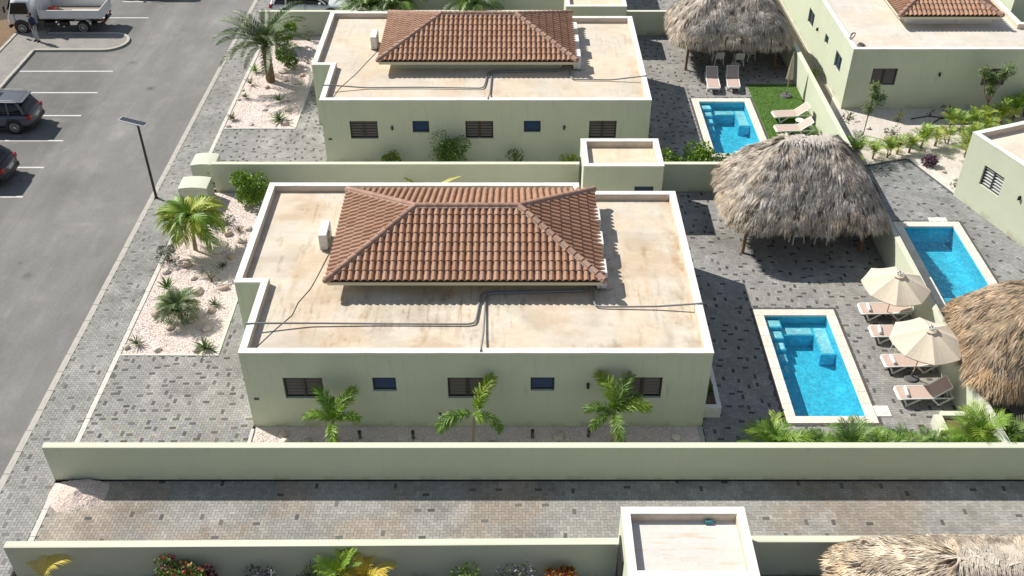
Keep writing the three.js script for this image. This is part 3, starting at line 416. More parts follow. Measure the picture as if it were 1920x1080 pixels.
function shell(root, poly, h, deckY, openings, deckMat, capMat = M.coping) {   // walls, coping, inner lining, deck; poly runs front, right, back, left
  const n = poly.length, area = (i) => { const p = poly[(i + n - 1) % n], q = poly[i], r = poly[(i + 1) % n]; return (q[0] - p[0]) * (r[1] - q[1]) - (q[1] - p[1]) * (r[0] - q[0]); };
  const walls = [], caps = [], lining = [];
  const inner = poly.map((p, i) => { const pr = poly[(i + n - 1) % n], nx = poly[(i + 1) % n], d1 = V(p[0] - pr[0], 0, p[1] - pr[1]).normalize(), d2 = V(nx[0] - p[0], 0, nx[1] - p[1]).normalize(), in1 = V(0, 1, 0).cross(d1), in2 = V(0, 1, 0).cross(d2); const k = WT / (1 + in1.dot(in2)); return [p[0] + (in1.x + in2.x) * k, p[1] + (in1.z + in2.z) * k]; });
  for (let i = 0; i < n; i++) {
    const a = poly[i], b = poly[(i + 1) % n], alongX = i % 2 === 0, cvA = area(i) < 0, cvB = area((i + 1) % n) < 0;
    const e0 = alongX ? (cvA ? 0 : WT) : (cvA ? -WT : 0), e1 = alongX ? (cvB ? 0 : WT) : (cvB ? -WT : 0);
    walls.push(wallPanel(a, b, -0.2, h - 0.05, WT, openings[i] ?? [], e0, e1));
    const grow2 = (e) => (e === 0 && alongX ? 0.012 : e);
    caps.push(wallPanel(a, b, h - 0.05, h, WT + 0.008, [], grow2(e0), grow2(e1)).translate(...(() => { const dx = b[0] - a[0], dz = b[1] - a[1], l = Math.hypot(dx, dz); return [-dz / l * 0.012, 0, dx / l * 0.012]; })()));
    const ia = inner[i], ib = inner[(i + 1) % n], L = Math.hypot(ib[0] - ia[0], ib[1] - ia[1]); lining.push(wallPanel(ia, ib, deckY - 0.05, h - 0.052, 0.012, [], alongX ? 0 : -0.013, alongX ? 0 : -0.013));
  }
  const w = part('wall', merge(walls), M.wall, root); part('coping', merge(caps), capMat, root); part('parapet_lining', merge(lining), M.cream, root);
  const xs = poly.map((p) => p[0]), zs = poly.map((p) => p[1]);
  const deck = sheet(inner, deckY); unitUV(deck, Math.min(...xs), Math.max(...xs), Math.min(...zs), Math.max(...zs)); part('roof_slab', deck, deckMat, root);
  part('ceiling', sheet(inner.map((p) => p), deckY - 0.2), M.dark, root);
  return w;
}
function wallLamp(parent, x, y, z, turn = 0) { const g = merge([rbx(-0.045, 0.045, -0.1, 0.1, 0, 0.02, 0.004, 1), cyl(0.042, 0.042, 0.17, 10).translate(0, -0.09, 0.075)]); g.rotateY(turn); const l = part('wall_lamp', g, M.black, parent, [x, y, z]); return l; }
function acUnit(name, label, x0, x1, z0, z1, y0, h, group, along = 'z', face = 1) {
  const cx = (x0 + x1) / 2, cz = (z0 + z1) / 2, t = thing(name, label, 'air conditioner', [cx, y0, cz], group);
  part('casing', rbx(x0, x1, y0 + 0.07, y0 + h, z0, z1, 0.018), M.ac, t);
  const r = Math.min(h * 0.36, 0.24), px = face > 0 ? x1 : x0;
  const gr = part('fan_grille', merge([...[0.35, 0.55, 0.75, 0.98].map((k) => clean(new THREE.TorusGeometry(r * k, 0.006, 5, 20).rotateY(PI / 2))), ...[0, 1, 2, 3, 4, 5].map((i) => bar([0, Math.cos(i * PI / 6) * r, Math.sin(i * PI / 6) * r], [0, -Math.cos(i * PI / 6) * r, -Math.sin(i * PI / 6) * r], 0.008, 0.006))]), M.ac, t, [px + face * 0.012, y0 + 0.07 + (h - 0.07) / 2, cz + 0.12]);
  part('fan', clean(new THREE.CylinderGeometry(r, r, 0.012, 20).rotateZ(PI / 2)), M.acDark, t, [px + face * 0.002, y0 + 0.07 + (h - 0.07) / 2, cz + 0.12]);
  for (const zz of [z0 + 0.12, z1 - 0.12]) part('foot', rbx(x0 - 0.02, x1 + 0.02, y0, y0 + 0.07, zz - 0.03, zz + 0.03, 0.01, 1), M.black, t);
  part('service_cover', rbx(cx - 0.1, cx + 0.06, y0 + 0.12, y0 + 0.4, z1, z1 + 0.012, 0.004, 1), M.ac, t);
  part('pipe', tube([[cx - 0.05, y0 + 0.2, z1 + 0.01], [cx - 0.02, y0 + 0.12, z1 + 0.1], [cx + face * 0.2, y0 + 0.03, z1 + 0.06], [cx + face * 0.42, y0 + 0.03, z1 - 0.1]], 0.014, 6), M.pipe, t);
  return t;
}
function pipeRun(label, pts, r = 0.034, m = M.pipe, name = 'roof_pipe', cat = 'pipe') { const g = tube(pts.map((p) => [p[0] - pts[0][0], p[1], p[2] - pts[0][2]]), r, 8, false, pts.length * 8); return lone(name, g, m, label, cat, [pts[0][0], 0, pts[0][2]]); }

const FP = [[-8.92, -24.65], [6.57, -24.65], [6.57, -34.5], [2.72, -34.5], [2.72, -35.15], [-9.88, -35.15], [-9.88, -28.45], [-8.92, -28.45]];
const WIN = [[-7.64, -6.32, 1.31, 2.25], [-4.66, -3.87, 1.64, 2.26], [-2.15, -0.83, 1.32, 2.26], [0.62, 1.42, 1.66, 2.27], [3.72, 5.02, 1.33, 2.27]];
const CX = -1.2, CZ = -29.8, H1 = 3.36, DK = 3.08;
function villa(label, shiftX, shiftZ, tone, singles, full = true) {
  const t = thing('villa', label, 'villa', [CX, 0, CZ]);
  const deckM = new THREE.MeshStandardMaterial({ map: deckTex(tone.seed, 16.5, 10.6, tone.wet), roughness: 0.92, color: rgb(...(tone.color ?? [1, 1, 1])), bumpMap: bumpFine, bumpScale: 0.003 });
  const open = WIN.map(([a, b, c, d]) => [a - FP[0][0], b - FP[0][0], c, d]);
  shell(t, FP, H1, DK, { 0: open }, deckM);
  WIN.forEach(([a, b, c, d], i) => window2(t, FP[0], FP[1], a - FP[0][0], b - FP[0][0], c, d, i % 2 ? { leaves: 1, slats: 6, mat: M.slatBlue, tilt: -0.5 } : { leaves: 2, slats: 6, mat: M.slat, tilt: -0.5, cover: 0.68 }));
  part('door', bx(-9.42, -9.02, 0, 2.1, -28.45, -28.435), mat(0.28, 0.26, 0.12, 0.7), t);  // narrow flat olive panel on the jog face
  wallLamp(t, 2.54, 1.92, -24.65); if (shiftZ < -1) wallLamp(t, -5.63, 1.9, -24.65);
  part('vent', rbx(-8.72, -8.55, 1.24, 1.34, -24.655, -24.635, 0.004, 1), M.acDark, t);
  if (full) {
    part('clerestory_wall', merge([bx(-5.85, 2.55, DK - 0.02, 3.6, -28.8, -28.6), bx(-5.85, 2.55, DK - 0.02, 3.6, -33.25, -33.05), bx(-5.85, -5.65, DK - 0.02, 3.6, -33.05, -28.8), bx(2.35, 2.55, DK - 0.02, 3.6, -33.05, -28.8)]), M.wall, t);
    hipTiles(t, -6.5, 3.22, -33.9, -27.95, 3.77, 1.15, singles);
  }
  t.position.set(CX + shiftX, 0, CZ + shiftZ);
  return t;
}
villa('nearest sage villa with a stained cream roof and red-brown tiled hip', 0, 0, { seed: 5, wet: 1 }, 300);
villa('farther sage villa behind the middle wall, tiled hip on its flat roof', -0.06, -17.82, { seed: 61, wet: 0.5, color: [1, 1, 1] }, 300);
villa('sage villa at the top edge, only its palm-lined front wall in view', -0.1, -35.6, { seed: 91, wet: 0.4 }, 0, false);
const DZ2 = -17.82, DX2 = -0.06;
acUnit('air_conditioner', 'weathered outdoor air conditioner beside the tiled hip of the nearest villa', -7.2, -6.89, -31.75, -30.72, DK, 0.72, 'roof air conditioners', 'z', 1);
acUnit('air_conditioner', 'outdoor air conditioner standing clear of the tiled hip on the farther villa', -7.26, -6.95, -31.75 + DZ2, -30.72 + DZ2, DK, 0.72, 'roof air conditioners', 'z', 1);
[['front', -28.75], ['middle', -30.5], ['rear', -32.1]].forEach(([w, z]) => {
  acUnit('air_conditioner', `${w} air conditioner of three under the tile eave of the nearest villa`, 3.02, 3.36, z - 0.42, z + 0.42, DK, 0.78, 'roof air conditioners', 'z', 1);
  acUnit('air_conditioner', `${w} air conditioner of three beside the tile eave on the farther villa`, 3.1 + DX2, 3.46 + DX2, z + DZ2 - 0.42, z + DZ2 + 0.42, DK, 0.78, 'roof air conditioners', 'z', 1);
});
{ const y = DK + 0.07;
  pipeRun('grey pipe from the street-side parapet to mid roof of the nearest villa', [[-8.98, 3.38, -26.1], [-8.6, 3.36, -26.15], [-6.9, y + 0.05, -26.35], [-4.5, y, -26.38], [-1.55, y, -26.36], [-1.28, y, -26.45], [-1.22, y, -26.7], [-1.1, y, -27.95], [-1.02, y, -28.12], [-0.8, y, -28.17], [2.35, y, -28.3], [2.7, y + 0.02, -28.36], [2.78, y + 0.1, -28.55]]);
  pipeRun('second grey pipe running to the front parapet of the nearest villa', [[-1.02, 3.39, -24.7], [-1.0, 3.32, -25.1], [-0.96, y + 0.08, -25.8], [-0.93, y, -27.6], [-0.85, y, -28.0], [-0.6, y, -28.08], [2.2, y, -28.2], [2.6, y, -28.25], [2.68, y + 0.1, -28.55]]);
  pipeRun('grey pipe from the tile eave to the poolside parapet of the nearest villa', [[2.92, y + 0.15, -28.6], [2.9, y, -28.3], [2.88, y, -27.5], [2.95, y, -27.34], [3.2, y, -27.3], [5.0, y + 0.05, -27.26], [6.3, 3.36, -27.2], [6.6, 3.4, -27.2]]);
  pipeRun('grey pipe along the street-side front of the farther villa roof', [[-9.05, 3.38, -43.95], [-8.6, 3.36, -43.98], [-7, y, -44.15], [-4.5, y, -44.2], [-1.6, y, -44.1], [-1.38, y, -44.2], [-1.3, y, -44.6], [-1.2, y, -45.7], [-1.05, y, -45.95], [-0.7, y, -46.0], [2.4, y, -46.1], [2.7, y + 0.02, -46.3]]);
  pipeRun('pale pipe reaching the front parapet of the farther villa', [[-1.12, 3.39, -42.55], [-1.1, 3.3, -42.9], [-1.05, y, -43.6], [-1.0, y, -45.5], [-0.9, y, -45.85], [2.2, y, -46.02], [2.6, y + 0.05, -46.4]]);
  pipeRun('grey pipe from the eave to the poolside parapet of the farther villa', [[2.85, y + 0.15, -46.4], [2.86, y, -46.1], [2.9, y, -45.25], [3.1, y, -45.05], [4.8, y, -45.0], [6.3, 3.36, -44.95], [6.55, 3.4, -44.95]]);
  pipeRun('thin dark cable trailing across the roof of the nearest villa', [[-6.85, DK + 0.02, -30.5], [-7.05, DK + 0.012, -29.2], [-7.2, DK + 0.012, -28.4], [-7.5, DK + 0.012, -27.6], [-7.6, DK + 0.012, -26.9], [-8.0, DK + 0.012, -26.2], [-8.5, DK + 0.012, -25.2]], 0.011, M.cable, 'roof_cable', 'cable');
  pipeRun('thin cable trailing across the roof of the farther villa', [[-6.9, DK + 0.02, -48.5], [-7.3, DK + 0.012, -47.2], [-7.7, DK + 0.012, -45.8], [-8.3, DK + 0.012, -44.2], [-8.5, DK + 0.012, -43.1]], 0.011, M.cable, 'roof_cable', 'cable');
}
// flat-roofed stores
function store(label, zBack, o = {}) {
  const x0 = 3.1, x1 = 6.58, z0 = zBack, z1 = zBack + 2.4, h = 2.66, t = thing('store_room', label, 'store room', [4.84, 0, (z0 + z1) / 2]);
  const poly = [[x0, z1], [x1, z1], [x1, z0], [x0, z0]], w = [2.28, 3.12, 0.95, 1.62];
  shell(t, poly, h, h - 0.3, { 0: o.noWindow ? [] : [w] }, new THREE.MeshStandardMaterial({ map: o.map, roughness: 0.92, color: rgb(...(o.color ?? [1.12, 1.12, 1.1])) }), o.cap);
  if (!o.noWindow) window2(t, poly[0], poly[1], ...w, { leaves: 1, slats: 6, mat: M.slatBlue });
  const hinge = o.open ? 1 : 0, dz = z0 + 0.5;
  const door = part('door', hinge ? merge([rbx(-0.92, -0.87, 0, 2.15, -0.025, 0.025, 0.005, 1), rbx(-0.05, 0, 0, 2.15, -0.025, 0.025, 0.005, 1), rbx(-0.87, -0.05, 0, 0.1, -0.02, 0.02, 0.005, 1), rbx(-0.87, -0.05, 2.05, 2.15, -0.02, 0.02, 0.005, 1)]) : rbx(-0.04, -0.002, 0.02, 2.02, -0.02, 0.9, 0.008, 1), M.black, t, [x0 - 0.01, 0, hinge ? z1 - 0.25 : dz]);
  if (hinge) for (let i = 0; i < 8; i++) part('slat', rbx(-0.865, -0.055, 0.12 + i * 0.24, 0.33 + i * 0.24, -0.012, 0.012, 0.004, 1), M.black, door, [x0 - 0.01, 0, z1 - 0.25]);
  part('handle', rbx(-0.1, -0.04, 0.98, 1.06, 0.72, 0.84, 0.01, 1), M.black, door, [x0 - 0.01, 0, hinge ? z1 - 0.25 : dz]);
  return t;
}
const storeTex = deckTex(131, 3.5, 2.4, 0.25, 256);
store('flat-roofed sage store with a dark louvre window, behind the nearest villa', -40.06, { map: storeTex });
store('pale flat-roofed store at the bottom edge with rust streaks on its roof', -18.82, { map: deckTex(171, 3.5, 2.4, 0.22, 384, 0.45), color: [1.02, 1.04, 1.1] });
store('flat-roofed store at the top edge with an open louvred door', -57.85, { map: storeTex, open: true });
lone('bottle', merge([cyl(0.055, 0.055, 0.2, 12), cyl(0.055, 0.02, 0.06, 12).translate(0, 0.2, 0), cyl(0.02, 0.02, 0.06, 10).translate(0, 0.26, 0)]).rotateZ(-PI / 2), mat(0.05, 0.22, 0.27, 0.3), 'teal plastic bottle lying against the parapet of the bottom store roof', 'bottle', [5.45, 2.66 - 0.3 + 0.06, -18.48]);

// villa with a blank white roof beyond the boundary wall
{ const t = thing('villa', 'villa beyond the boundary wall with a bare white roof and hose coils', 'villa', [22.5, 0, -54]);
  const poly = [[17.45, -48.1], [30, -48.1], [30, -51.5], [27.35, -51.5], [27.35, -66], [17.45, -66]];
  const fr = [[18.68, 19.98, 1.34, 2.28], [24.46, 25.68, 1.33, 2.27]], lf = [[-56.66, -55.45, 1.26, 2.12], [-52.95, -52.25, 1.62, 2.13], [-50.62, -49.48, 1.3, 2.18]];
  const m = new THREE.MeshStandardMaterial({ map: deckTex(211, 12.5, 18, 0.3, 512), roughness: 0.9, color: rgb(1.02, 1.06, 1.14) });
  shell(t, poly, 3.36, DK, { 0: fr.map(([a, b, c, d]) => [a - 17.45, b - 17.45, c, d]), 5: lf.map(([a, b, c, d]) => [a + 66, b + 66, c, d]) }, m);
  fr.forEach(([a, b, c, d]) => window2(t, poly[0], poly[1], a - 17.45, b - 17.45, c, d, { leaves: 2, slats: 8, mat: M.slat }));
  lf.forEach(([a, b, c, d], i) => window2(t, poly[5], poly[0], a + 66, b + 66, c, d, { leaves: i === 1 ? 1 : 2, slats: 7, mat: i === 1 ? M.slatBlue : M.navy, frame: M.navy }));
  wallLamp(t, 22.19, 1.96, -48.1); wallLamp(t, 17.45, 1.72, -54.4, -PI / 2);
  part('clerestory_wall', bx(21.35, 25.95, DK - 0.02, 3.6, -57, -51.95), M.white, t); for (const x of [21.15, 23.9]) part('vent', clean(new THREE.CylinderGeometry(0.2, 0.2, 0.05, 16).rotateX(PI / 2).scale(1, 0.8, 1)), M.ac, t, [x + 0.35, 3.3, -51.93]);
  hipTiles(t, 20.7, 26.15, -57.2, -51.35, 3.77, 1.05, 300);
  const coil = (label, y, a) => { const g = merge([0, 1, 2].map((i) => clean(new THREE.TorusGeometry(0.22 - i * 0.015, 0.018, 6, 24).scale(1, 0.62, 1).rotateX(PI / 2 + 0.12 * i).rotateY(i * 0.5 + a).translate(i * 0.03, i * 0.02, i * 0.02)))); return [g, label]; };
  const [g1, l1] = coil('black hose coil hanging over the white parapet', 0, 0.3); lone('hose_coil', g1.rotateZ(0.9), M.rubber, l1, 'hose', [17.68, 3.5, -49.35]);
  const [g2, l2] = coil('loose black hose loops lying on the white roof', 0, 1.0); lone('hose_coil', g2, M.cable, l2, 'hose', [18.15, DK + 0.03, -49.2]);
}
{ // turned villa at the frame's edge
  const t = thing('villa', 'turned sage villa with a lit louvre window at the right edge', 'villa', [20.43, 0, -39.52]);
  const poly = [[0, 9], [9, 9], [9, 0], [0, 0]], m = new THREE.MeshStandardMaterial({ map: deckTex(251, 9, 9, 0.3, 256), roughness: 0.9, color: rgb(1.15, 1.1, 1.08) });
  const sh = poly.map(([x, z]) => [x + 20.43, z - 39.52]); shell(t, sh, 3.3, 3.0, { 3: [[1.18, 2.38, 1.3, 2.26], [5.6, 6.4, 0.1, 2.2]] }, m);
  window2(t, sh[3], sh[0], 1.18, 2.38, 1.3, 2.26, { leaves: 2, slats: 6, mat: M.slatWhite, frame: M.navy, tilt: -1.15 }); window2(t, sh[3], sh[0], 5.6, 6.4, 0.1, 2.2, { leaves: 1, slats: 10, mat: M.navy, frame: M.navy });
  wallLamp(t, 20.43, 1.9, -39.52 + 3.45, -PI / 2); t.rotation.y = 0.363;
}
{ const t = thing('outbuilding', 'plain sage building past the white-roofed villa in the top corner', 'building', [34, 0, -57]); shell(t, [[27.7, -53.6], [40, -53.6], [40, -60], [27.7, -60]], 4.4, 4.1, {}, M.cream); }
{ const t = thing('planter_box', 'white masonry planter with a fern against the poolside wall of the nearest villa', 'planter', [6.9, 0, -26.1]);
  part('box', merge([bx(6.58, 7.26, -0.05, 0.5, -25.2, -25.05), bx(6.58, 7.26, -0.05, 0.5, -27.6, -27.45), bx(7.11, 7.26, -0.05, 0.5, -27.449, -25.201)]), M.coping, t); part('soil', bx(6.58, 7.11, 0, 0.38, -27.45, -25.2), M.soil, t); }
{ const t = thing('corner_planter', 'low white L-shaped masonry ledge among palms in the courtyard corner', 'planter', [15.2, 0, -24.4]);
  part('box', merge([bx(14.5, 14.78, -0.05, 0.45, -24.75, -24.0), bx(14.78, 15.66, -0.05, 0.45, -24.92, -24.7)]), M.capCream, t); part('soil', bx(14.78, 15.66, -0.02, 0.3, -24.7, -23.6), M.soil, t); }

// ---------------------------------------------------------------- pools
const poolM = mat(0.085, 0.6, 0.8, 0.5), poolPale = mat(0.16, 0.5, 0.66, 0.5), padM = mat(0.5, 0.78, 0.84, 0.6);
{ poolM.map = poolPale.map = tint(303, 0.16, 16, 0.6); padM.map = tConc; }
const rip = texture(512, 512, (u, v) => 0.5 * fbm(u * 14, v * 14, 401, 3, 14) + 0.5 * fbm(u * 30, v * 22, 411, 2, 30, 22), false, [0.35, 0.35]);
const causticTint = texture(512, 512, (u, v) => { const wx = (fbm(u * 8, v * 8, 421, 2, 8) - 0.5) * 0.16, wy = (fbm(u * 8, v * 8, 431, 2, 8) - 0.5) * 0.16, a = Math.abs(noise((u + wx) * 16 + 16, (v + wy) * 16 + 16, 441, 16) - 0.5), b = Math.abs(noise((u - wy) * 24 + 24, (v + wx) * 24 + 24, 451, 24) - 0.5), k = 0.74 + 0.26 * Math.max(Math.exp(-a * 13), 0.75 * Math.exp(-b * 13)); return [k * 0.9, k * 0.99, k]; }, true, [0.3, 0.3]);   // caustic light lines painted into the water tint, mottling the basin below
const waterM = new THREE.MeshPhysicalMaterial({ color: rgb(0.84, 0.985, 1), map: causticTint, roughness: 0.02, transmission: 1, thickness: 0, ior: 1.33, bumpMap: rip, bumpScale: 0.09 });
function pool(label, P, kind, y = 0) {
  const { x0, x1, z0, z1 } = P, cx = (x0 + x1) / 2, cz = (z0 + z1) / 2, t = thing('pool', label, 'swimming pool', [cx, y, cz]); OFF.set(t, V(cx, 0, cz));
  const ix0 = x0 + 0.34, ix1 = x1 - 0.35, iz0 = z0 + 0.36, iz1 = z1 - 0.33, D = -0.98, w = 0.05;
  part('basin', merge([bx(ix0 - w, ix1 + w, D - 0.05, D, iz0 - w, iz1 + w), bx(ix0 - w, ix0, D, -0.04, iz0 - w, iz1 + w), bx(ix1, ix1 + w, D, -0.04, iz0 - w, iz1 + w), bx(ix0, ix1, D, -0.04, iz0 - w, iz0), bx(ix0, ix1, D, -0.04, iz1, iz1 + w)]), poolM, t);
  if (kind) {
    const by = -0.42, zb = iz0 + 0.72, xb = ix1 - 0.6, zr = kind === 2 ? iz0 + 1.95 : iz0 + 1.85;
    part('bench', merge([rbx(ix0 + 0.6, ix1 - 0.002, D, by, iz0 + 0.002, zb, 0.03), rbx(xb, ix1 - 0.002, D, by, zb - 0.04, zr, 0.03)]), poolM, t);
    part('bench_pad', merge([bx(ix0 + 0.72, xb - 0.06, by + 0.004, by + 0.008, iz0 + 0.3, zb - 0.06), bx(xb + 0.06, ix1 - 0.08, by + 0.004, by + 0.008, iz0 + 0.3, zr - 0.08)]), padM, t);
    for (let i = 0; i < 5; i++) { const sy = -0.17 - i * 0.15, zs = iz0 + 0.04 + i * 0.5, xr = ix0 + 0.66; part('step', rbx(ix0 + 0.002, xr, D, sy, zs, zs + 0.5, 0.025), poolM, t); part('step_pad', bx(ix0 + 0.12 + i * 0.09, xr - 0.06, sy + 0.004, sy + 0.008, zs + 0.06, zs + 0.44), padM, t); }
  } else { for (let i = 0; i < 3; i++) for (const [a, b] of [[ix0 + 0.002, ix0 + 0.75 - i * 0.15], [ix1 - 0.75 + i * 0.15, ix1 - 0.002]]) part('step', rbx(a, b, D, -0.2 - i * 0.25, iz1 - 0.75 + i * 0.15, iz1 - 0.002, 0.025), poolM, t); }
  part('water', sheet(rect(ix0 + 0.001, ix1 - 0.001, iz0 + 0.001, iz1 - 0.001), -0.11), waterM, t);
  const stone = (a, b, c, d) => part('coping_stone', rbx(a + 0.003, b - 0.003, -0.045, 0.03, c + 0.003, d - 0.003, 0.012), pick(M.travertine), t);
  const run = (from, to, n, f) => { for (let i = 0; i < n; i++) f(from + ((to - from) * i) / n, from + ((to - from) * (i + 1)) / n); };
  run(x0, x1, 5, (a, b) => { stone(a, b, z0, iz0 + 0.02); stone(a, b, iz1 - 0.02, z1); }); run(iz0 + 0.02, iz1 - 0.02, 9, (a, b) => { stone(x0, ix0 + 0.02, a, b); stone(ix1 - 0.02, x1, a, b); });
  // dark block course around the coping
  const blk = (a, b, c, d) => bx(a + 0.003, b - 0.003, -0.05, 0.006, c + 0.003, d - 0.003), bl = [];
  run(x0 - 0.11, x1 + 0.11, 16, (a, b) => { bl.push(blk(a, b, z0 - 0.11, z0), blk(a, b, z1, z1 + 0.11)); }); run(z0, z1, 30, (a, b) => { bl.push(blk(x0 - 0.11, x0, a, b), blk(x1, x1 + 0.11, a, b)); });
  part('border_course', merge(bl), mat(0.085, 0.083, 0.082, 0.9, { map: tConc }), t).userData.kind = 'stuff';
  part('inlet', clean(new THREE.CylinderGeometry(0.05, 0.05, 0.02, 14).rotateX(PI / 2)), M.white, t, [cx + 0.4, -0.3, kind ? iz1 - 0.012 : iz0 + 0.012]);
  const sk = kind === 0 ? [18.62, 19.42, z0 - 0.32, z0 - 0.01] : kind === 1 ? [12.76, 13.28, -25.62, -25.08] : null;
  if (sk) { part('skimmer_lid', rbx(sk[0], sk[1], -0.04, 0.034, sk[2], sk[3], 0.012), M.travertine[2], t); part('lid', cyl(0.15, 0.15, 0.012, 24), M.plastic, t, [(sk[0] + sk[1]) / 2, 0.034, (sk[2] + sk[3]) / 2]); }
  return t;
}
pool('nearest blue pool with corner steps and bench, beside the open parasols', POOLS[0], 1);
pool('middle blue pool beside the artificial turf', POOLS[1], 2);
pool('blue pool on the turned terrace with a skimmer lid at its far end', POOLS[2], 0);

// ---------------------------------------------------------------- thatched roofs
function thatch(label, cx, cz, turn, hue, n = 5200, seed2 = 1, chairs) {
  const t = thing('thatched_shelter', label, 'thatched shelter', [cx, 0, cz]); OFF.set(t, V(0, 0, 0)); seed = 1000 + seed2 * 77;
  const HW = 3.24, HD = 2.6, RW = 0.85, TOP = 4.55, EAVE = 1.9, Q = 6.5;
  const ring = (a) => { const c = Math.cos(a), s = Math.sin(a), k = 1 / Math.pow(Math.abs(c) ** Q + Math.abs(s) ** Q, 1 / Q); return [c * k * HW, s * k * HD]; };
  const P = (a, v) => { const [ex, ez] = ring(a), rx = clamp(ex * 0.9, -RW, RW), k = v; const bulge = Math.sin(v * PI) * 0.16; return [rx + (ex - rx) * (k + bulge * 0.35), TOP - (TOP - EAVE) * Math.pow(v, 1.18) + bulge * 0.5 + (noise(Math.cos(a) * 4 + 9, v * 5 + Math.sin(a) * 4, seed2) - 0.5) * 0.12, 0 + ez * (k + bulge * 0.35)]; };
  const N = 72, K = 12, f = [];
  for (let i = 0; i < N; i++) for (let j = 0; j < K; j++) { const a = (i / N) * 2 * PI, b = ((i + 1) / N) * 2 * PI, A = P(a, j / K), B = P(b, j / K), C = P(b, (j + 1) / K), D = P(a, (j + 1) / K); f.push(A, B, C, A, C, D); const low = (p) => [p[0] * 0.97, p[1] - 0.2, p[2] * 0.97]; if (j === K - 1) f.push(D, C, low(C), D, low(C), low(D)); else if (j > 2) f.push(low(A), low(C), low(B), low(A), low(D), low(C)); }
  part('thatch_body', tris(f), M.thatchBase, t);
  // tufts of palm straw laid down the slope
  const tuftG = (k) => { const q = []; for (let i = 0; i < 12; i++) { const o = (i - 5.5) * 0.0155 + rr(-0.012, 0.012), l = rr(0.32, 0.7), w = rr(0.008, 0.0155), y0 = rr(0, 0.035), s = rr(-0.09, 0.09), y1 = rr(-0.005, 0.05); const m = [o + s * 0.5, y0 + 0.028, l * 0.55], e = [o + s, y1 - 0.012, l]; q.push([o - w, y0, 0], [o + w, y0, 0], [m[0] + w, m[1], m[2]], [o - w, y0, 0], [m[0] + w, m[1], m[2]], [m[0] - w, m[1], m[2]], [m[0] - w, m[1], m[2]], [m[0] + w, m[1], m[2]], e); } return tris(q); };
  const mats = new THREE.MeshStandardMaterial({ color: 0xffffff, roughness: 0.85, side: THREE.DoubleSide });
  for (let g = 0; g < 3; g++) {
    const cnt = Math.floor((n * 1.35) / 3), im = new THREE.InstancedMesh(tuftG(g), mats, cnt), o = new THREE.Object3D(), col = new THREE.Color();
    for (let i = 0; i < cnt; i++) {
      const a = rr(0, 2 * PI), v = (rnd() < 0.2 ? rr(0.02, 0.32) : Math.sqrt(rr(0.004, 1.0))) * 0.97, p = V(...P(a, v)), p2 = V(...P(a, v + 0.03)), d = p2.clone().sub(p).normalize(), a2 = V(...P(a + 0.02, v)).sub(p).normalize(); let nn = a2.clone().cross(d).normalize(); if (nn.y < 0) nn.negate();
      const yaw = rr(-0.38, 0.38) + 0.15 * Math.sin(a * 7 + v * 4), z = d.clone().applyAxisAngle(nn, yaw).addScaledVector(nn, rr(0.0, 0.1)).normalize(), x = nn.clone().cross(z).normalize(), y = z.clone().cross(x);
      o.matrix.makeBasis(x, y, z); o.matrix.setPosition(p.addScaledVector(nn, rr(0.0, 0.06))); const sc = rr(0.62, 1.1); o.matrix.scale(V(rr(0.8, 1.5), sc, sc)); im.setMatrixAt(i, o.matrix);
      const u = rnd(), lump = fbm(Math.cos(a) * 5 + 11, Math.sin(a) * 5 + v * 4, 55 + seed2, 3), course = 0.86 + 0.14 * Math.sin(v * 38 + 2.2 * noise(Math.cos(a) * 3 + 9, Math.sin(a) * 3 + 9, 12)), k = (0.55 + 0.85 * rnd()) * (0.64 + 0.74 * lump) * course, gold = clamp(hue.gold + (v > 0.8 ? 0.3 : 0) + (rnd() - 0.5) * 0.6);
      const c = hue.grey.map((q, j) => (q + (hue.brown[j] - q) * gold) * k); if (u < 0.09) col.setRGB(0.07, 0.05, 0.035); else col.setRGB(...c); im.setColorAt(i, col);
    }
    im.name = 'straw'; im.castShadow = im.receiveShadow = true; im.userData.kind = 'stuff'; t.add(im);
  }
  { const im = new THREE.InstancedMesh(tuftG(5), mats, 420), o = new THREE.Object3D(), col = new THREE.Color();       // ragged eave fringe hanging down
    for (let i = 0; i < 420; i++) { const a = (i / 420) * 2 * PI + rr(-0.01, 0.01), p = V(...P(a, rr(0.95, 1))), out = V(p.x, 0, p.z).normalize(), z = out.clone().multiplyScalar(rr(0.25, 0.75)).add(V(rr(-0.2, 0.2), -1, rr(-0.2, 0.2))).normalize(), x = z.clone().cross(out).normalize(), y = z.clone().cross(x); o.matrix.makeBasis(x, y, z); o.matrix.setPosition(p); o.matrix.scale(V(1.2, 0.7, rr(0.25, 0.55))); im.setMatrixAt(i, o.matrix); const k = rr(0.6, 1.1), gd = clamp(hue.gold + 0.35); col.setRGB(...hue.grey.map((q, j) => (q + (hue.brown[j] - q) * gd) * k)); im.setColorAt(i, col); }
    im.name = 'straw_fringe'; im.castShadow = im.receiveShadow = true; im.userData.kind = 'stuff'; t.add(im); }
  { const im = new THREE.InstancedMesh(tuftG(6), mats, 260), o = new THREE.Object3D(), col = new THREE.Color();       // straw saddled over the ridge
    for (let i = 0; i < 260; i++) { const s = i % 2 ? 1 : -1, z = V(rr(-0.35, 0.35), rr(-0.55, -0.05), s).normalize(), up = V(0, 1, 0), x = up.clone().cross(z).normalize(), y = z.clone().cross(x); o.matrix.makeBasis(x, y, z); o.matrix.setPosition(rr(-0.95, 0.95), TOP + rr(0.0, 0.07), s * rr(-0.2, 0.12)); o.matrix.scale(V(1.3, 1, rr(0.5, 0.9))); im.setMatrixAt(i, o.matrix); const k = rr(0.75, 1.2); col.setRGB(...hue.grey.map((q) => q * k)); im.setColorAt(i, col); }
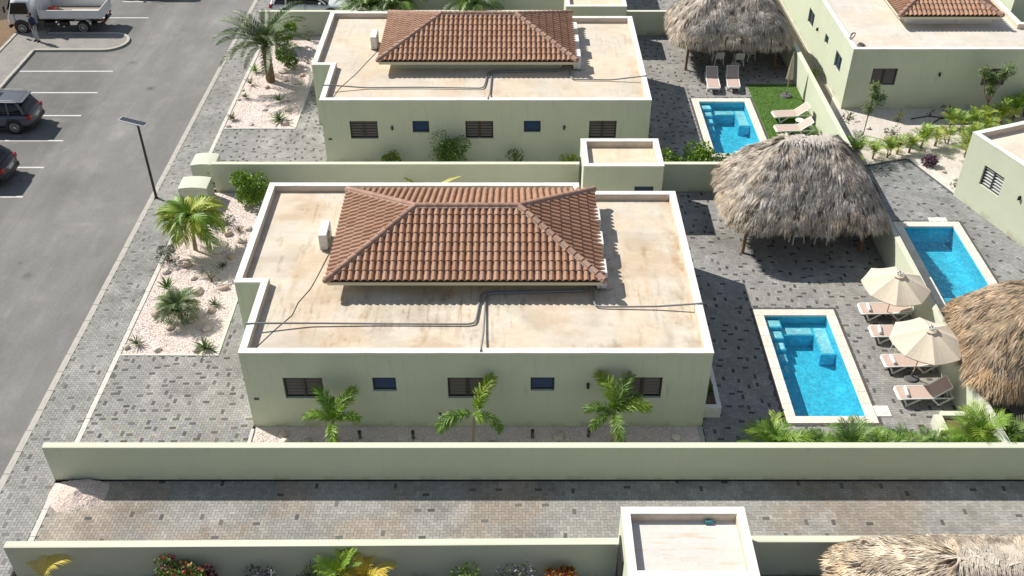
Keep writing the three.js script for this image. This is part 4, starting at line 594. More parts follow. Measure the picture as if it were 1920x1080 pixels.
    im.name = 'ridge_straw'; im.castShadow = im.receiveShadow = true; im.userData.kind = 'stuff'; t.add(im); }
  // ridge bundles tied over the crest
  for (let i = 0; i < 4; i++) { const x = -0.66 + i * 0.44; part('ridge_bundle', merge([clean(new THREE.CapsuleGeometry(0.055, 0.34, 4, 8).rotateZ(PI / 2).scale(1, 0.7, 1.3).translate(x, TOP - 0.01, 0.09)), clean(new THREE.CapsuleGeometry(0.055, 0.34, 4, 8).rotateZ(PI / 2).scale(1, 0.7, 1.3).translate(x, TOP - 0.01, -0.09))]), mat(hue.grey[0] * 1.25, hue.grey[1] * 1.25, hue.grey[2] * 1.3, 0.95, { map: tGrain }), t); }
  for (const [px, pz] of [[-2.45, 1.62], [2.62, 1.55], [-2.45, -1.6], [2.62, -1.6], [0.1, -1.7]]) part('post', rod([px, -0.05, pz], [px * 0.96 + rr(-0.05, 0.05), 2.6, pz * 0.97], 0.075, 0.065, 10), M.wood, t);
  part('beam', merge([rod([-2.6, 2.42, 1.57], [2.75, 2.42, 1.52], 0.07), rod([-2.6, 2.42, -1.57], [2.75, 2.42, -1.57], 0.07), rod([-2.36, 2.5, -1.8], [-2.36, 2.5, 1.8], 0.065), rod([2.52, 2.5, -1.8], [2.52, 2.5, 1.8], 0.065)]), M.wood, t);
  t.rotation.y = turn; return t;
}
const HUE = { grey: [0.53, 0.485, 0.43], brown: [0.5, 0.36, 0.22] };
thatch('large grey thatched shelter behind the open parasols', 12.28, -36.55, 0, { ...HUE, gold: 0.14 }, 6600, 1);
thatch('grey thatched shelter at the top edge above the paired loungers', 12.28, -54.35, 0, { ...HUE, gold: 0.14 }, 5600, 2);
thatch('golden thatched shelter at the right edge beyond the boundary wall', 19.0, -26.5, -0.12, { grey: [0.4, 0.325, 0.24], brown: [0.39, 0.255, 0.135], gold: 0.35 }, 6600, 3);
thatch('pale straw thatched shelter in the bottom corner by the store roof', 12.05, -15.55, 0, { grey: [0.53, 0.465, 0.385], brown: [0.54, 0.38, 0.22], gold: 0.25 }, 7200, 4);
thatch('thatched shelter tip showing at the top edge past the farthest low wall', 11.9, -72.1, 0, { ...HUE, gold: 0.3 }, 3000, 5);
seed = 4242;

// ---------------------------------------------------------------- loungers, towels, parasols, chairs
function lounger(label, pos, turn, back, group = 'sun loungers around the pools') {   // head towards +x, origin at the middle of its foot end
  const t = thing('sun_lounger', label, 'sun lounger', [0, 0, 0], group), W = 0.33, h = 0.36;
  const rail = (s) => tube([[0.02, h - 0.06, s * (W - 0.06)], [0.1, h - 0.01, s * W], [0.5, h, s * W], [1.95, h, s * W]], 0.028, 8);
  part('frame', merge([rail(1), rail(-1), rbx(0, 0.09, h - 0.09, h + 0.005, -W + 0.04, W - 0.04, 0.03), rbx(1.9, 1.97, h - 0.03, h + 0.02, -W, W, 0.02), rbx(1.2, 1.25, h - 0.03, h + 0.005, -W, W, 0.01, 1)]), M.plastic, t);
  part('sling', rbx(0.07, 1.24, h - 0.005, h + 0.018, -W + 0.03, W - 0.03, 0.008), M.sling, t);
  const c = Math.cos(back), s = Math.sin(back), B = (u, v, z) => [1.24 + u * c - v * s, h + 0.005 + u * s + v * c, z];
  const bg = rbx(0, 0.72, -0.008, 0.014, -W + 0.03, W - 0.03, 0.01).rotateZ(back).translate(1.24, h + 0.005, 0); part('backrest', bg, M.sling, t);
  part('backrest_frame', merge([bar(B(0, 0, W - 0.02), B(0.74, 0, W - 0.02), 0.035, 0.035), bar(B(0, 0, -W + 0.02), B(0.74, 0, -W + 0.02), 0.035, 0.035), bar(B(0.74, 0, -W + 0.02), B(0.74, 0, W - 0.02), 0.04, 0.035), ...(back > 0.1 ? [bar(B(0.5, 0, 0.2), [1.8, h - 0.02, 0.2], 0.03, 0.02), bar(B(0.5, 0, -0.2), [1.8, h - 0.02, -0.2], 0.03, 0.02)] : [])]), M.plastic, t);
  for (const z of [W - 0.01, -W + 0.01]) { part('leg', merge([bar([0.2, h - 0.03, z], [0.36, 0.03, z], 0.035, 0.055), bar([0.36, 0.03, z], [0.78, h - 0.03, z], 0.035, 0.055), rbx(0.3, 0.43, 0, 0.05, z - 0.025, z + 0.025, 0.012, 1)]), M.plastic, t); part('leg', merge([bar([1.2, h - 0.03, z], [1.5, 0.03, z], 0.035, 0.055), bar([1.5, 0.03, z], [1.86, h - 0.03, z], 0.035, 0.055), rbx(1.43, 1.57, 0, 0.05, z - 0.025, z + 0.025, 0.012, 1)]), M.plastic, t); }
  t.position.set(...pos); t.rotation.y = turn; return t;
}
const LG = [[13.58, -30.68, 0.12, 'farthest of four by the nearest pool, half under the first parasol'], [13.62, -29.32, 0.1, 'mostly hidden under the second parasol'], [13.6, -27.62, 0.12, 'with its head under the second parasol, before the grey foot'], [13.58, -25.92, 0.72, 'with a raised backrest, nearest to the camera']];
LG.forEach(([x, z, b, l], i) => { lounger('taupe sling lounger ' + l, [x, 0, z], [0.01, -0.02, 0.02, 0.03][i], b);
  const c = merge([clean(new THREE.CapsuleGeometry(0.062, 0.36, 4, 12).rotateX(PI / 2)), clean(new THREE.TorusGeometry(0.05, 0.008, 6, 14).translate(0, 0, 0.22)), clean(new THREE.TorusGeometry(0.03, 0.008, 6, 12).translate(0, 0, 0.23)), rbx(0.02, 0.12, -0.06, -0.035, -0.2, 0.2, 0.01, 1)]);
  const tw = lone('towel', c, M.towel, 'rolled white towel on the ' + ['farthest lounger by the nearest pool', 'lounger mostly hidden by the second parasol', 'lounger behind the grey parasol foot', 'lounger with the raised backrest'][i], 'towel', [x + 0.36, 0.44, z], 'rolled towels on the loungers'); tw.rotation.y = rr(-0.25, 0.1); });
lounger('taupe lounger with raised back in the shade edge, farther from the turf', [10.96, 0, -49.75], PI / 2 - 0.06, 0.55);
lounger('taupe lounger with raised back in the shade edge, next to the round table', [12.05, 0, -49.85], PI / 2 - 0.1, 0.55);
lounger('pale lounger across the turf, farther from the thatched roof', [13.5, 0, -46.75], 0.1, 0.62); lounger('pale lounger across the turf, nearer to the thatched roof', [13.3, 0, -45.25], 0.05, 0.62);
function sideTable(label, x, z, h, r, legs, group) { const t = thing('side_table', label, 'side table', [x, 0, z], group); OFF.set(t, V(0, 0, 0)); part('tabletop', merge([cyl(r, r, 0.02, 28).translate(0, h - 0.02, 0), clean(new THREE.TorusGeometry(r, 0.012, 6, 28).rotateX(PI / 2).translate(0, h - 0.01, 0))]), M.plastic, t); for (let i = 0; i < legs; i++) { const a = (i / legs) * 2 * PI + 0.5; part('leg', rod([Math.cos(a) * r * 0.9, 0, Math.sin(a) * r * 0.9], [Math.cos(a) * r * 0.7, h - 0.02, Math.sin(a) * r * 0.7], 0.014), M.plastic, t); } return t; }
sideTable('round white side table by the thatched shelter post', 12.55, -52.35, 0.52, 0.27, 4); sideTable('small white side table between the two loungers on the turf', 14.75, -46.05, 0.4, 0.22, 4); sideTable('small table half hidden under the second parasol', 14.45, -28.55, 0.42, 0.22, 4);
function chair(label, x, z, turn) { const t = thing('armchair', label, 'chair', [x, 0, z], 'white chairs under the thatched shelters'); OFF.set(t, V(0, 0, 0));
  part('seat', rbx(-0.24, 0.24, 0.4, 0.44, -0.23, 0.24, 0.02), M.plastic, t); part('backrest', rbx(-0.25, 0.25, 0.42, 0.84, 0.22, 0.26, 0.02).rotateX(0.1), M.plastic, t);
  for (const s of [-1, 1]) { part('armrest', merge([rbx(s * 0.27 - 0.03, s * 0.27 + 0.03, 0.62, 0.65, -0.2, 0.27, 0.012, 1), bar([s * 0.27, 0.63, -0.17], [s * 0.25, 0.42, -0.19], 0.04, 0.03)]), M.plastic, t); part('leg', bar([s * 0.22, 0.41, -0.2], [s * 0.26, 0, -0.25], 0.05, 0.04), M.plastic, t); part('leg', bar([s * 0.22, 0.41, 0.22], [s * 0.26, 0, 0.29], 0.05, 0.04), M.plastic, t); }
  t.rotation.y = turn; return t; }
[[12.3, -35.85], [13.35, -35.8], [12.3, -37.3], [13.3, -37.3]].slice(0, 2).forEach(([x, z], i) => chair(['white chair', 'second white chair'][i] + ' in the shade under the large thatched roof, ' + ['nearer the leaning post', 'nearer the boundary wall'][i], x, z, [0.2, -0.15][i]));
[[11.8, -53.6, 0.1], [12.95, -53.5, 0.0], [13.7, -54.1, -1.2]].forEach(([x, z, a], i) => chair('white chair under the top-edge thatched roof, ' + ['behind the lounger pair', 'behind the round table', 'turned sideways in deep shade'][i], x, z, a));
function dining(label, x, z) { const t = thing('dining_table', label, 'table', [x, 0, z]); OFF.set(t, V(0, 0, 0)); part('tabletop', rbx(-0.95, 0.95, 0.7, 0.74, -0.45, 0.45, 0.015), M.plastic, t); for (const a of [-0.85, 0.85]) for (const b of [-0.36, 0.36]) part('leg', rbx(a - 0.035, a + 0.035, 0, 0.7, b - 0.035, b + 0.035, 0.01, 1), M.plastic, t); }
dining('white table in the shade under the large thatched roof', 12.85, -36.1); dining('white table in the shade under the top-edge thatched roof', 12.4, -54.35);
function parasol(label, x, z, turn, lean, H, R) {
  const t = thing('parasol', label, 'parasol', [x, 0, z], 'open cream parasols by the nearest pool'); OFF.set(t, V(0, 0, 0)); const drop = 0.52, up = [lean[0], H, lean[1]], N = 8, e = (i, k, dy = 0) => { const a = (i / N) * 2 * PI + turn; return [up[0] + Math.cos(a) * R * k, H - drop * Math.pow(k, 1.25) + dy, up[2] + Math.sin(a) * R * k]; };
  for (let i = 0; i < N; i++) { const f = [], S = 6, mid = (k, w) => { const A = e(i, k), B = e(i + 1, k), sag = Math.sin(w * PI) * 0.05 * k; return [A[0] + (B[0] - A[0]) * w, A[1] + (B[1] - A[1]) * w - sag, A[2] + (B[2] - A[2]) * w]; };
    for (let r = 0; r < S; r++) for (let w = 0; w < 4; w++) { const k0 = 0.1 + (0.9 * r) / S, k1 = 0.1 + (0.9 * (r + 1)) / S; f.push(mid(k0, w / 4), mid(k1, w / 4), mid(k1, (w + 1) / 4), mid(k0, w / 4), mid(k1, (w + 1) / 4), mid(k0, (w + 1) / 4)); }
    const dn = (p) => [p[0], p[1] - 0.035, p[2]]; for (let w = 0; w < 4; w++) { const A = mid(1, w / 4), B = mid(1, (w + 1) / 4); f.push(A, dn(A), dn(B), A, dn(B), B); }
    part('canopy_panel', tris(f), canopyM, t); part('rib', rod(e(i, 0.06, -0.03), e(i, 1, -0.02), 0.011), M.woodPale, t); }
  const vent = part('vent_cap', tris((() => { const f = []; for (let i = 0; i < N; i++) f.push([up[0], H + 0.1, up[2]], e(i, 0.2, 0.07), e(i + 1, 0.2, 0.07)); return f; })()), canopyM, t);
  for (let i = 0; i < 5; i++) { const a = i * 1.257; part('vent_loop', clean(new THREE.TorusGeometry(0.05, 0.014, 6, 12).rotateX(1.2).rotateY(a).translate(up[0] + Math.cos(a) * 0.085, H + 0.115, up[2] + Math.sin(a) * 0.085)), M.white, vent); }
  part('pole', rod([0, 0.05, 0], [up[0], H + 0.06, up[2]], 0.022, 0.02, 10), M.woodPale, t); part('finial', new THREE.SphereGeometry(0.035, 10, 8).translate(up[0], H + 0.13, up[2]), M.wood, t);
  part('base', merge([cyl(0.29, 0.24, 0.07, 28), cyl(0.24, 0.05, 0.02, 28).translate(0, 0.07, 0), cyl(0.035, 0.035, 0.28, 12).translate(0, 0.07, 0)]), M.baseGrey, t); return t;
}
const canopyM = new THREE.MeshPhysicalMaterial({ color: rgb(0.72, 0.635, 0.505), roughness: 0.9, transmission: 0.18, thickness: 0, side: THREE.DoubleSide, map: tFab });
parasol('open cream parasol beside the turned terrace pool, farther of two', 14.62, -30.5, 0.28, [-0.12, 0.35], 2.42, 1.27); parasol('open cream parasol over the loungers, nearer of two', 14.57, -27.08, 0.12, [0.05, 0.15], 2.45, 1.3);
{ const t = thing('parasol', 'closed cream parasol standing on the turf in a grey foot', 'parasol', [14.85, 0, -49.5]); OFF.set(t, V(0, 0, 0)); const f = [], N = 16, prof = [[2.45, 0.02], [2.2, 0.07], [1.7, 0.13], [1.25, 0.17], [1.0, 0.2]], P = (i, j) => { const a = (i / N) * 2 * PI, r = prof[j][1] * (i % 2 ? 0.55 : 1.05); return [Math.cos(a) * r, prof[j][0] + (i % 2 ? 0.03 : 0), Math.sin(a) * r]; };
  for (let i = 0; i < N; i++) for (let j = 0; j + 1 < prof.length; j++) f.push(P(i, j), P(i + 1, j), P(i + 1, j + 1), P(i, j), P(i + 1, j + 1), P(i, j + 1));
  part('canopy', tris(f), M.canvas, t); part('tie', clean(new THREE.TorusGeometry(0.13, 0.012, 6, 16).rotateX(PI / 2).translate(0, 1.6, 0)), M.canvas, t); part('pole', rod([0, 0, 0], [0, 2.55, 0], 0.022), M.woodPale, t); part('base', merge([cyl(0.33, 0.27, 0.1, 28), cyl(0.04, 0.04, 0.3, 10)]), M.baseGrey, t); }

// ---------------------------------------------------------------- plants
seed = 777;
function frondGeo(o) {                                                // a feather leaf along +x, rising then arching over
  const { len, p0, bend, n = 26, leaf = 0.35, w = 0.018, hang = 0.4, vee = 0.35, stalk = 0.18, sweep = 0.55, plume = 0 } = o, f = [], pts = [], S = 16; let x = 0, y = 0;
  for (let i = 0; i <= S; i++) { const t = i / S, a = p0 - bend * Math.pow(t, 1.25); pts.push([x, y, a]); x += (Math.cos(a) * len) / S; y += (Math.sin(a) * len) / S; }
  const at = (t) => { const k = Math.min(S - 1e-6, t * S), i = Math.floor(k), q = k - i, A = pts[i], B = pts[i + 1]; return [A[0] + (B[0] - A[0]) * q, A[1] + (B[1] - A[1]) * q, A[2]]; };
  for (let i = 0; i < S; i++) { const A = pts[i], B = pts[i + 1], r = 0.016 * (1 - i / S) * (len / 1.5) + 0.004, r2 = 0.016 * (1 - (i + 1) / S) * (len / 1.5) + 0.004; f.push([A[0], A[1] - r, 0], [A[0], A[1], -r], [B[0], B[1], -r2], [A[0], A[1] - r, 0], [B[0], B[1], -r2], [B[0], B[1] - r2, 0], [A[0], A[1] - r, 0], [A[0], A[1], r], [B[0], B[1], r2], [A[0], A[1] - r, 0], [B[0], B[1], r2], [B[0], B[1] - r2, 0]); }
  for (let i = 0; i < n; i++) for (const s of [-1, 1]) {
    const t = stalk + ((1 - stalk) * (i + 0.5 + rr(-0.25, 0.25))) / n, [bx0, by0, a] = at(Math.min(0.999, t)), L = leaf * (0.45 + 0.9 * Math.sin(PI * clamp(0.12 + 0.82 * (t - stalk) / (1 - stalk)))) * rr(0.85, 1.12), sw = sweep + 0.35 * t + rr(-0.12, 0.12);
    const tx = Math.cos(a), ty = Math.sin(a), ux = -ty, uy = tx, ph = plume * rr(-1.5, 1.5), dir = plume ? V(tx * Math.sin(sw) + ux * Math.sin(ph) * 0.8, ty * Math.sin(sw) + uy * Math.sin(ph) * 0.8, s * Math.cos(ph) * Math.cos(sw)).normalize() : V(tx * Math.sin(sw) + ux * vee, ty * Math.sin(sw) + uy * vee, s * Math.cos(sw)).normalize(), b = V(bx0, by0, 0), m = b.clone().addScaledVector(dir, L * 0.55).add(V(0, -hang * L * 0.12, 0)), e = b.clone().addScaledVector(dir, L * 0.95).add(V(0, -hang * L * 0.55, 0)), side = V(tx, ty, 0).multiplyScalar(w);
    const b0 = b.clone().addScaledVector(side, -0.5), b1 = b.clone().addScaledVector(side, 0.5), m0 = m.clone().addScaledVector(side, -1), m1 = m.clone().addScaledVector(side, 1), c = [b0, b1, m1, b0, m1, m0, m0, m1, e]; f.push(...c.map((p) => p.toArray()));
  }
  return tris(f);
}
function palm(name, label, cat, pos, o) {
  const t = thing(name, label, cat, pos, o.group); OFF.set(t, V(0, 0, 0)); const { h, n, fronds, mats, trunk = 0.07, lean = [0, 0], stems = 1, trunkM = M.bark } = o, kinds = [0, 1, 2].map(() => fronds()); let k = 0;
  for (let s = 0; s < stems; s++) {
    const sx = s ? rr(-0.14, 0.14) : 0, sz = s ? rr(-0.14, 0.14) : 0, hh = h * (s ? rr(0.7, 1) : 1), top = [sx + lean[0] * hh + (s ? rr(-0.15, 0.15) : 0), hh, sz + lean[1] * hh];
    if (h > 0.12) part('trunk', tube([[sx, -0.05, sz], [sx + (top[0] - sx) * 0.3, hh * 0.5, sz + (top[2] - sz) * 0.3], top], trunk, 9, false, 10), trunkM, t);
    const cnt = Math.ceil(n / stems);
    for (let i = 0; i < cnt; i++) { const young = i / cnt, m = part('frond', kinds[k++ % 3], pick(mats), t, top), q = i * 2.39996 + rr(-0.25, 0.25) + s; m.rotation.order = 'YXZ'; m.rotation.set(rr(-0.25, 0.25), o.set ? o.set[i][0] : q, o.set ? o.set[i][1] : (o.spread ?? 1) * (0.75 - 1.0 * young) + rr(-0.1, 0.1)); m.scale.setScalar(o.set ? o.set[i][2] : rr(0.85, 1.12) * (young > 0.85 ? 0.85 : 1)); }
  }
  return t;
}
function merged(t, keep = 'foliage') {                                // many small leaves become one part
  const groups = new Map(); for (const c of [...t.children]) if (c.name === 'frond') { c.updateMatrix(); if (!groups.has(c.material)) groups.set(c.material, []); groups.get(c.material).push(clean(c.geometry.clone()).applyMatrix4(c.matrix)); t.remove(c); }
  for (const [m, l] of groups) part(keep, merge(l), m, t); return t;
}
const F = {
  manila: () => frondGeo({ len: 1.6, p0: 0.85, bend: 2.3, n: 36, leaf: 0.46, w: 0.03, hang: 0.9, vee: 0.3, stalk: 0.16, sweep: 0.6 }),
  foxtail: () => frondGeo({ len: 1.5, p0: 1.0, bend: 1.8, n: 84, leaf: 0.34, w: 0.024, hang: 0.4, stalk: 0.1, sweep: 0.6, plume: 1 }),
  date: () => frondGeo({ len: 2.9, p0: 0.55, bend: 1.35, n: 52, leaf: 0.46, w: 0.024, hang: 0.45, vee: 0.5, stalk: 0.12 }),
  pygmy: () => frondGeo({ len: 1.0, p0: 0.7, bend: 1.5, n: 34, leaf: 0.27, w: 0.014, hang: 0.6, vee: 0.3, stalk: 0.16 }),
  areca: () => frondGeo({ len: 1.15, p0: 1.0, bend: 1.45, n: 24, leaf: 0.36, w: 0.015, hang: 0.5, vee: 0.3, stalk: 0.22 }),
  small: () => frondGeo({ len: 0.9, p0: 1.05, bend: 1.35, n: 16, leaf: 0.28, w: 0.018, hang: 0.5, vee: 0.3, stalk: 0.25 }),
};
palm('palm_tree', 'bushy yellow-green palm with two thin trunks in the pink gravel bed', 'palm tree', [-13.5, 0, -35.1], { h: 1.5, n: 38, stems: 2, fronds: F.manila, mats: [...L.bright, ...L.yellow.slice(0, 2)], trunk: 0.05, lean: [0.06, 0.02], trunkM: M.barkPale });
{ const t = palm('date_palm', 'date palm with a thick scaly trunk and grey-green fronds', 'palm tree', [-13.41, 0, -51.33], { h: 2.0, n: 30, fronds: F.date, mats: [L.olive[1], L.mid[2], L.olive[0]], trunk: 0.23 });
  for (let i = 0; i < 90; i++) { const y = 0.06 + (i / 90) * 1.95, a = i * 2.4, r = 0.235 - 0.03 * Math.sin(y * 1.4), g = new THREE.ConeGeometry(0.075, 0.2, 4).rotateZ(-0.5).translate(r, 0, 0).rotateY(a); part('leaf_scar', clean(g), i % 3 ? M.bark : M.barkPale, t, [0, y, 0]); } }
merged(palm('palm_tree', 'small fine-leaved palm without a trunk in the middle of the pink gravel', 'palm tree', [-13.0, 0, -30.55], { h: 0.4, n: 40, fronds: F.pygmy, mats: L.mid.concat(L.olive), trunk: 0.1 }));
const foxM = [...L.bright, L.mid[1]];
palm('palm_tree', 'young feathery palm nearest the forecourt in the villa side strip', 'palm tree', [-5.87, 0, -23.55], { h: 1.25, n: 6, set: [[2.3, 0.5, 1.0], [0.95, 0.45, 1.0], [3.2, 0.05, 0.75], [-0.1, 0.0, 0.72], [-1.45, -0.45, 0.85], [1.7, 0.1, 0.7]], fronds: F.foxtail, mats: foxM, trunk: 0.055, lean: [-0.02, -0.02], spread: 0.8, trunkM: M.barkPale });
palm('palm_tree', 'thin young palm with few drooping fronds before the middle villa window', 'palm tree', [-1.31, 0, -23.6], { h: 1.55, n: 4, set: [[1.1, 0.45, 1.05], [3.5, -0.5, 1.0], [-0.45, -0.6, 0.8], [-1.2, 0.15, 0.6]], fronds: F.foxtail, mats: foxM, trunk: 0.045, lean: [0.05, -0.04], spread: 0.9, trunkM: M.barkPale });
palm('palm_tree', 'tallest young palm in the villa side strip, toward the pool end', 'palm tree', [3.35, 0, -23.6], { h: 1.55, n: 7, set: [[2.2, 0.5, 1.1], [1.0, 0.5, 1.05], [3.2, 0.05, 0.8], [-0.1, 0.0, 0.9], [3.75, -0.4, 0.75], [-1.5, -0.4, 0.95], [0.4, 0.1, 0.8]], fronds: F.foxtail, mats: foxM, trunk: 0.06, lean: [0.02, -0.05], spread: 0.85, trunkM: M.barkPale });
[[-4.7, -59.2, 0], [-2.45, -59.1, 1], [-8.6, -59.0, 2], [0.2, -59.3, 3]].slice(0, 3).forEach(([x, z, i]) => palm('palm_tree', ['palm at the top edge above the tiled hip', 'palm at the top edge above the middle of the farther villa', 'palm at the top edge over the rear corner of the farther villa roof'][i], 'palm tree', [x - (i === 0 ? 2.6 : 0), 0, z], { h: 0.9, n: 18, fronds: () => frondGeo({ len: 2.3, p0: 0.85, bend: 2.0, n: 40, leaf: 0.55, w: 0.026, hang: 0.8, stalk: 0.15 }), mats: [L.bright[1], ...L.mid], trunk: 0.08 }));
function blades(o) {                                                 // a rosette of stiff leaves
  const { n, len, w, tilt = [0.25, 1.3], curl = 0.1 } = o, f = []; for (let i = 0; i < n; i++) { const a = i * 2.39996 + rr(-0.2, 0.2), e = tilt[1] - (tilt[1] - tilt[0]) * Math.pow(i / n, 0.8) + rr(-0.1, 0.1), L2 = len * rr(0.75, 1.1), c = Math.cos(a), s = Math.sin(a), P = (u, v) => { const el = e - curl * u * 2, r = Math.cos(el) * L2 * u, y = Math.sin(el) * L2 * u + 0.02; return [c * r - s * v, y + Math.abs(v) * 0.35, s * r + c * v]; };
    for (const q of [-1, 1]) f.push(P(0.02, 0), P(0.3, q * w), P(0.3, 0), P(0.02, 0), P(0.02, q * w * 0.7), P(0.3, q * w), P(0.3, 0), P(0.3, q * w), P(0.7, q * w * 0.7), P(0.3, 0), P(0.7, q * w * 0.7), P(0.7, 0), P(0.7, 0), P(0.7, q * w * 0.7), P(1, 0)); }
  return tris(f);
}
function rosette(label, x, z, o, group = 'spiky rosettes in the gravel beds') { const t = thing('agave', label, 'plant', [x, 0, z], group); OFF.set(t, V(0, 0, 0)); const ms = o.mats ?? L.agave; for (let k = 0; k < 3; k++) part('leaves', blades({ n: Math.ceil(o.n / 3), len: o.len * (1 - k * 0.12), w: o.w ?? 0.025, tilt: [o.t0 ?? 0.3, o.t1 ?? 1.35], curl: o.curl ?? 0.12 }).rotateY(k * 0.7), ms[k % ms.length], t); return t; }
rosette('olive spiky rosette in the gravel corner nearest the footway', -14.25, -28.95, { n: 34, len: 0.5, w: 0.018 });
rosette('dark green broad-leaved rosette in the gravel corner by the path', -11.6, -28.7, { n: 26, len: 0.62, w: 0.04, mats: [L.mid[0], L.mid[2], L.agave[2]], t0: 0.1 });
rosette('small spiky rosette halfway along the path edge', -11.85, -31.35, { n: 30, len: 0.45, w: 0.02, t0: 0.15 });
rosette('pointed green rosette just behind the small fine-leaved palm', -13.95, -32.3, { n: 24, len: 0.75, w: 0.04, mats: L.mid, t0: 0.8 });
rosette('dark spiky tuft in the shade under the villa corner', -12.1, -33.9, { n: 30, len: 0.42, w: 0.016, mats: [L.mid[2], L.agave[1], L.dark[1]] });
rosette('brownish spiky tuft behind the bushy palm', -12.0, -36.55, { n: 24, len: 0.35, w: 0.018, mats: [L.olive[1], L.dry[1], L.olive[0]] });
rosette('bronze-brown rosette at the front corner of the date palm bed', -14.55, -46.85, { n: 22, len: 0.48, w: 0.04, mats: [L.olive[1], L.dry[1], L.olive[0]], t0: 0.4 });
rosette('large dark green rosette at the path corner of the date palm bed', -12.1, -46.75, { n: 30, len: 0.8, w: 0.04, mats: [L.mid[0], L.mid[2], L.agave[0]], t0: 0.15 });
rosette('dark rosette in the palm shadow of the date palm bed', -12.5, -48.9, { n: 26, len: 0.6, w: 0.03, mats: L.mid, t0: 0.4 });
rosette('small spiky rosette by the strip, in the striped palm shadow', -14.4, -49.3, { n: 18, len: 0.4, w: 0.03, mats: L.agave });
rosette('slim olive rosette beside the strip, level with the date palm trunk', -14.45, -50.9, { n: 20, len: 0.6, w: 0.025, mats: L.olive, t0: 0.6 });
rosette('bright green rosette beside the strip under the date palm fronds', -14.5, -52.5, { n: 22, len: 0.65, w: 0.035, mats: L.bright, t0: 0.35 });
function bush(name, label, cat, pos, o) {                            // leaf-sized faces through an uneven crown, on stems
  const t = thing(name, label, cat, pos, o.group); OFF.set(t, V(0, 0, 0)); const { r, h, y = 0, n, leaf, mats, lumps = 9, gap = 0.25, flat = 1 } = o;
  const C = []; for (let i = 0; i < lumps; i++) { const a = i * 2.4 + rr(-0.4, 0.4), q = Math.sqrt(rr(0.05, 1)) * r * 0.68, yy = y + h * rr(0.2, 0.82); C.push([Math.cos(a) * q, yy, Math.sin(a) * q * flat, r * rr(0.32, 0.52)]); }
  const fs = mats.map(() => []);
  for (let i = 0; i < n; i++) { const c = pick(C), u = rr(-1, 1), a = rr(0, 2 * PI), s = Math.sqrt(1 - u * u), k = c[3] * Math.pow(rr(0.15, 1), 0.33), d = V(Math.cos(a) * s, u, Math.sin(a) * s), p = V(c[0], c[1], c[2]).addScaledVector(d, k); if (p.y < 0.03) continue; if (noise(p.x * 7 + 20, p.y * 7 + p.z * 5 + 20, 5) < gap) continue;
    const along = d.clone().add(V(rr(-0.7, 0.7), rr(-0.3, 0.8), rr(-0.7, 0.7))).normalize(), across = along.clone().cross(V(rr(-1, 1), rr(-1, 1), rr(-1, 1))).normalize(), l = leaf * rr(0.7, 1.3), w = l * (o.slim ?? 0.3), e = p.clone().addScaledVector(along, l), m = p.clone().addScaledVector(along, l * 0.5).add(V(0, l * 0.08, 0)), A = m.clone().addScaledVector(across, w), B = m.clone().addScaledVector(across, -w); e.y -= l * 0.15;
    fs[Math.floor(rnd() * mats.length)].push(...[p, A, m, p, m, B, m, A, e, m, e, B].map((q) => q.toArray())); }
  fs.forEach((f, i) => f.length && part('foliage', tris(f), mats[i], t));
  part('stem', merge(C.slice(0, 6).map((c) => rod([rr(-0.04, 0.04), -0.04, rr(-0.04, 0.04)], [c[0] * 0.8, c[1], c[2] * 0.8], 0.018, 0.008, 6))), M.bark, t); return t;
}
bush('shrub', 'round bright green shrub against the middle wall', 'shrub', [-11.85, 0, -38.75], { r: 0.82, h: 1.8, n: 3000, leaf: 0.15, mats: [...L.bright, L.mid[1]], lumps: 18, gap: 0.18 });
bush('shrub', 'silvery blue-green shrub beside the edging strip by the bushy palm', 'shrub', [-14.5, 0, -34.35], { r: 0.48, h: 0.9, n: 1500, leaf: 0.075, mats: [...L.blue, L.olive[1]], slim: 0.22 });
bush('shrub', 'low grey-green shrub in the block shadow behind the bushy palm', 'shrub', [-12.75, 0, -37.0], { r: 0.55, h: 0.5, n: 800, leaf: 0.08, mats: L.blue.concat(L.mid[2]), gap: 0.4 });
bush('shrub', 'sparse twiggy plant between rocks behind the small palm', 'shrub', [-12.35, 0, -32.9], { r: 0.42, h: 0.75, n: 380, leaf: 0.09, mats: L.olive, gap: 0.5, slim: 0.2 });
bush('shrub', 'green leafy shrub behind the date palm trunk', 'shrub', [-12.85, 0, -53.2], { r: 0.65, h: 1.3, n: 1800, leaf: 0.13, mats: L.bright.concat(L.mid) });
bush('shrub', 'tall bright green shrub rising behind the date palm crown', 'shrub', [-13.4, 0, -55.6], { r: 0.85, h: 2.0, n: 2200, leaf: 0.18, mats: L.bright });
bush('shrub', 'pale grey upright plant by the wall behind the date palm', 'shrub', [-12.2, 0, -56.8], { r: 0.32, h: 1.3, n: 420, leaf: 0.1, mats: L.grey, gap: 0.45, slim: 0.15 });
bush('shrub', 'low grey twiggy plant beside the villa corner in the date palm bed', 'shrub', [-11.75, 0, -53.6], { r: 0.45, h: 0.5, n: 420, leaf: 0.07, mats: L.grey.concat(L.dark), gap: 0.5, slim: 0.18 });
bush('shrub', 'large rounded dark green shrub against the farther villa wall', 'shrub', [-2.93, 0, -41.9], { r: 1.0, h: 1.75, n: 4200, leaf: 0.085, mats: [...L.mid, L.bright[1]], lumps: 16, flat: 0.55, y: 0.1 });
bush('shrub', 'small leafy bush against the farther villa wall under its first window', 'shrub', [-5.8, 0, -41.8], { r: 0.55, h: 1.1, n: 900, leaf: 0.11, mats: [...L.bright, L.mid[2]], flat: 0.6 });
bush('shrub', 'spindly climbing plant against the farther villa wall', 'shrub', [0.15, 0, -42.0], { r: 0.42, h: 1.5, n: 320, leaf: 0.12, mats: L.mid, gap: 0.35, flat: 0.5 });
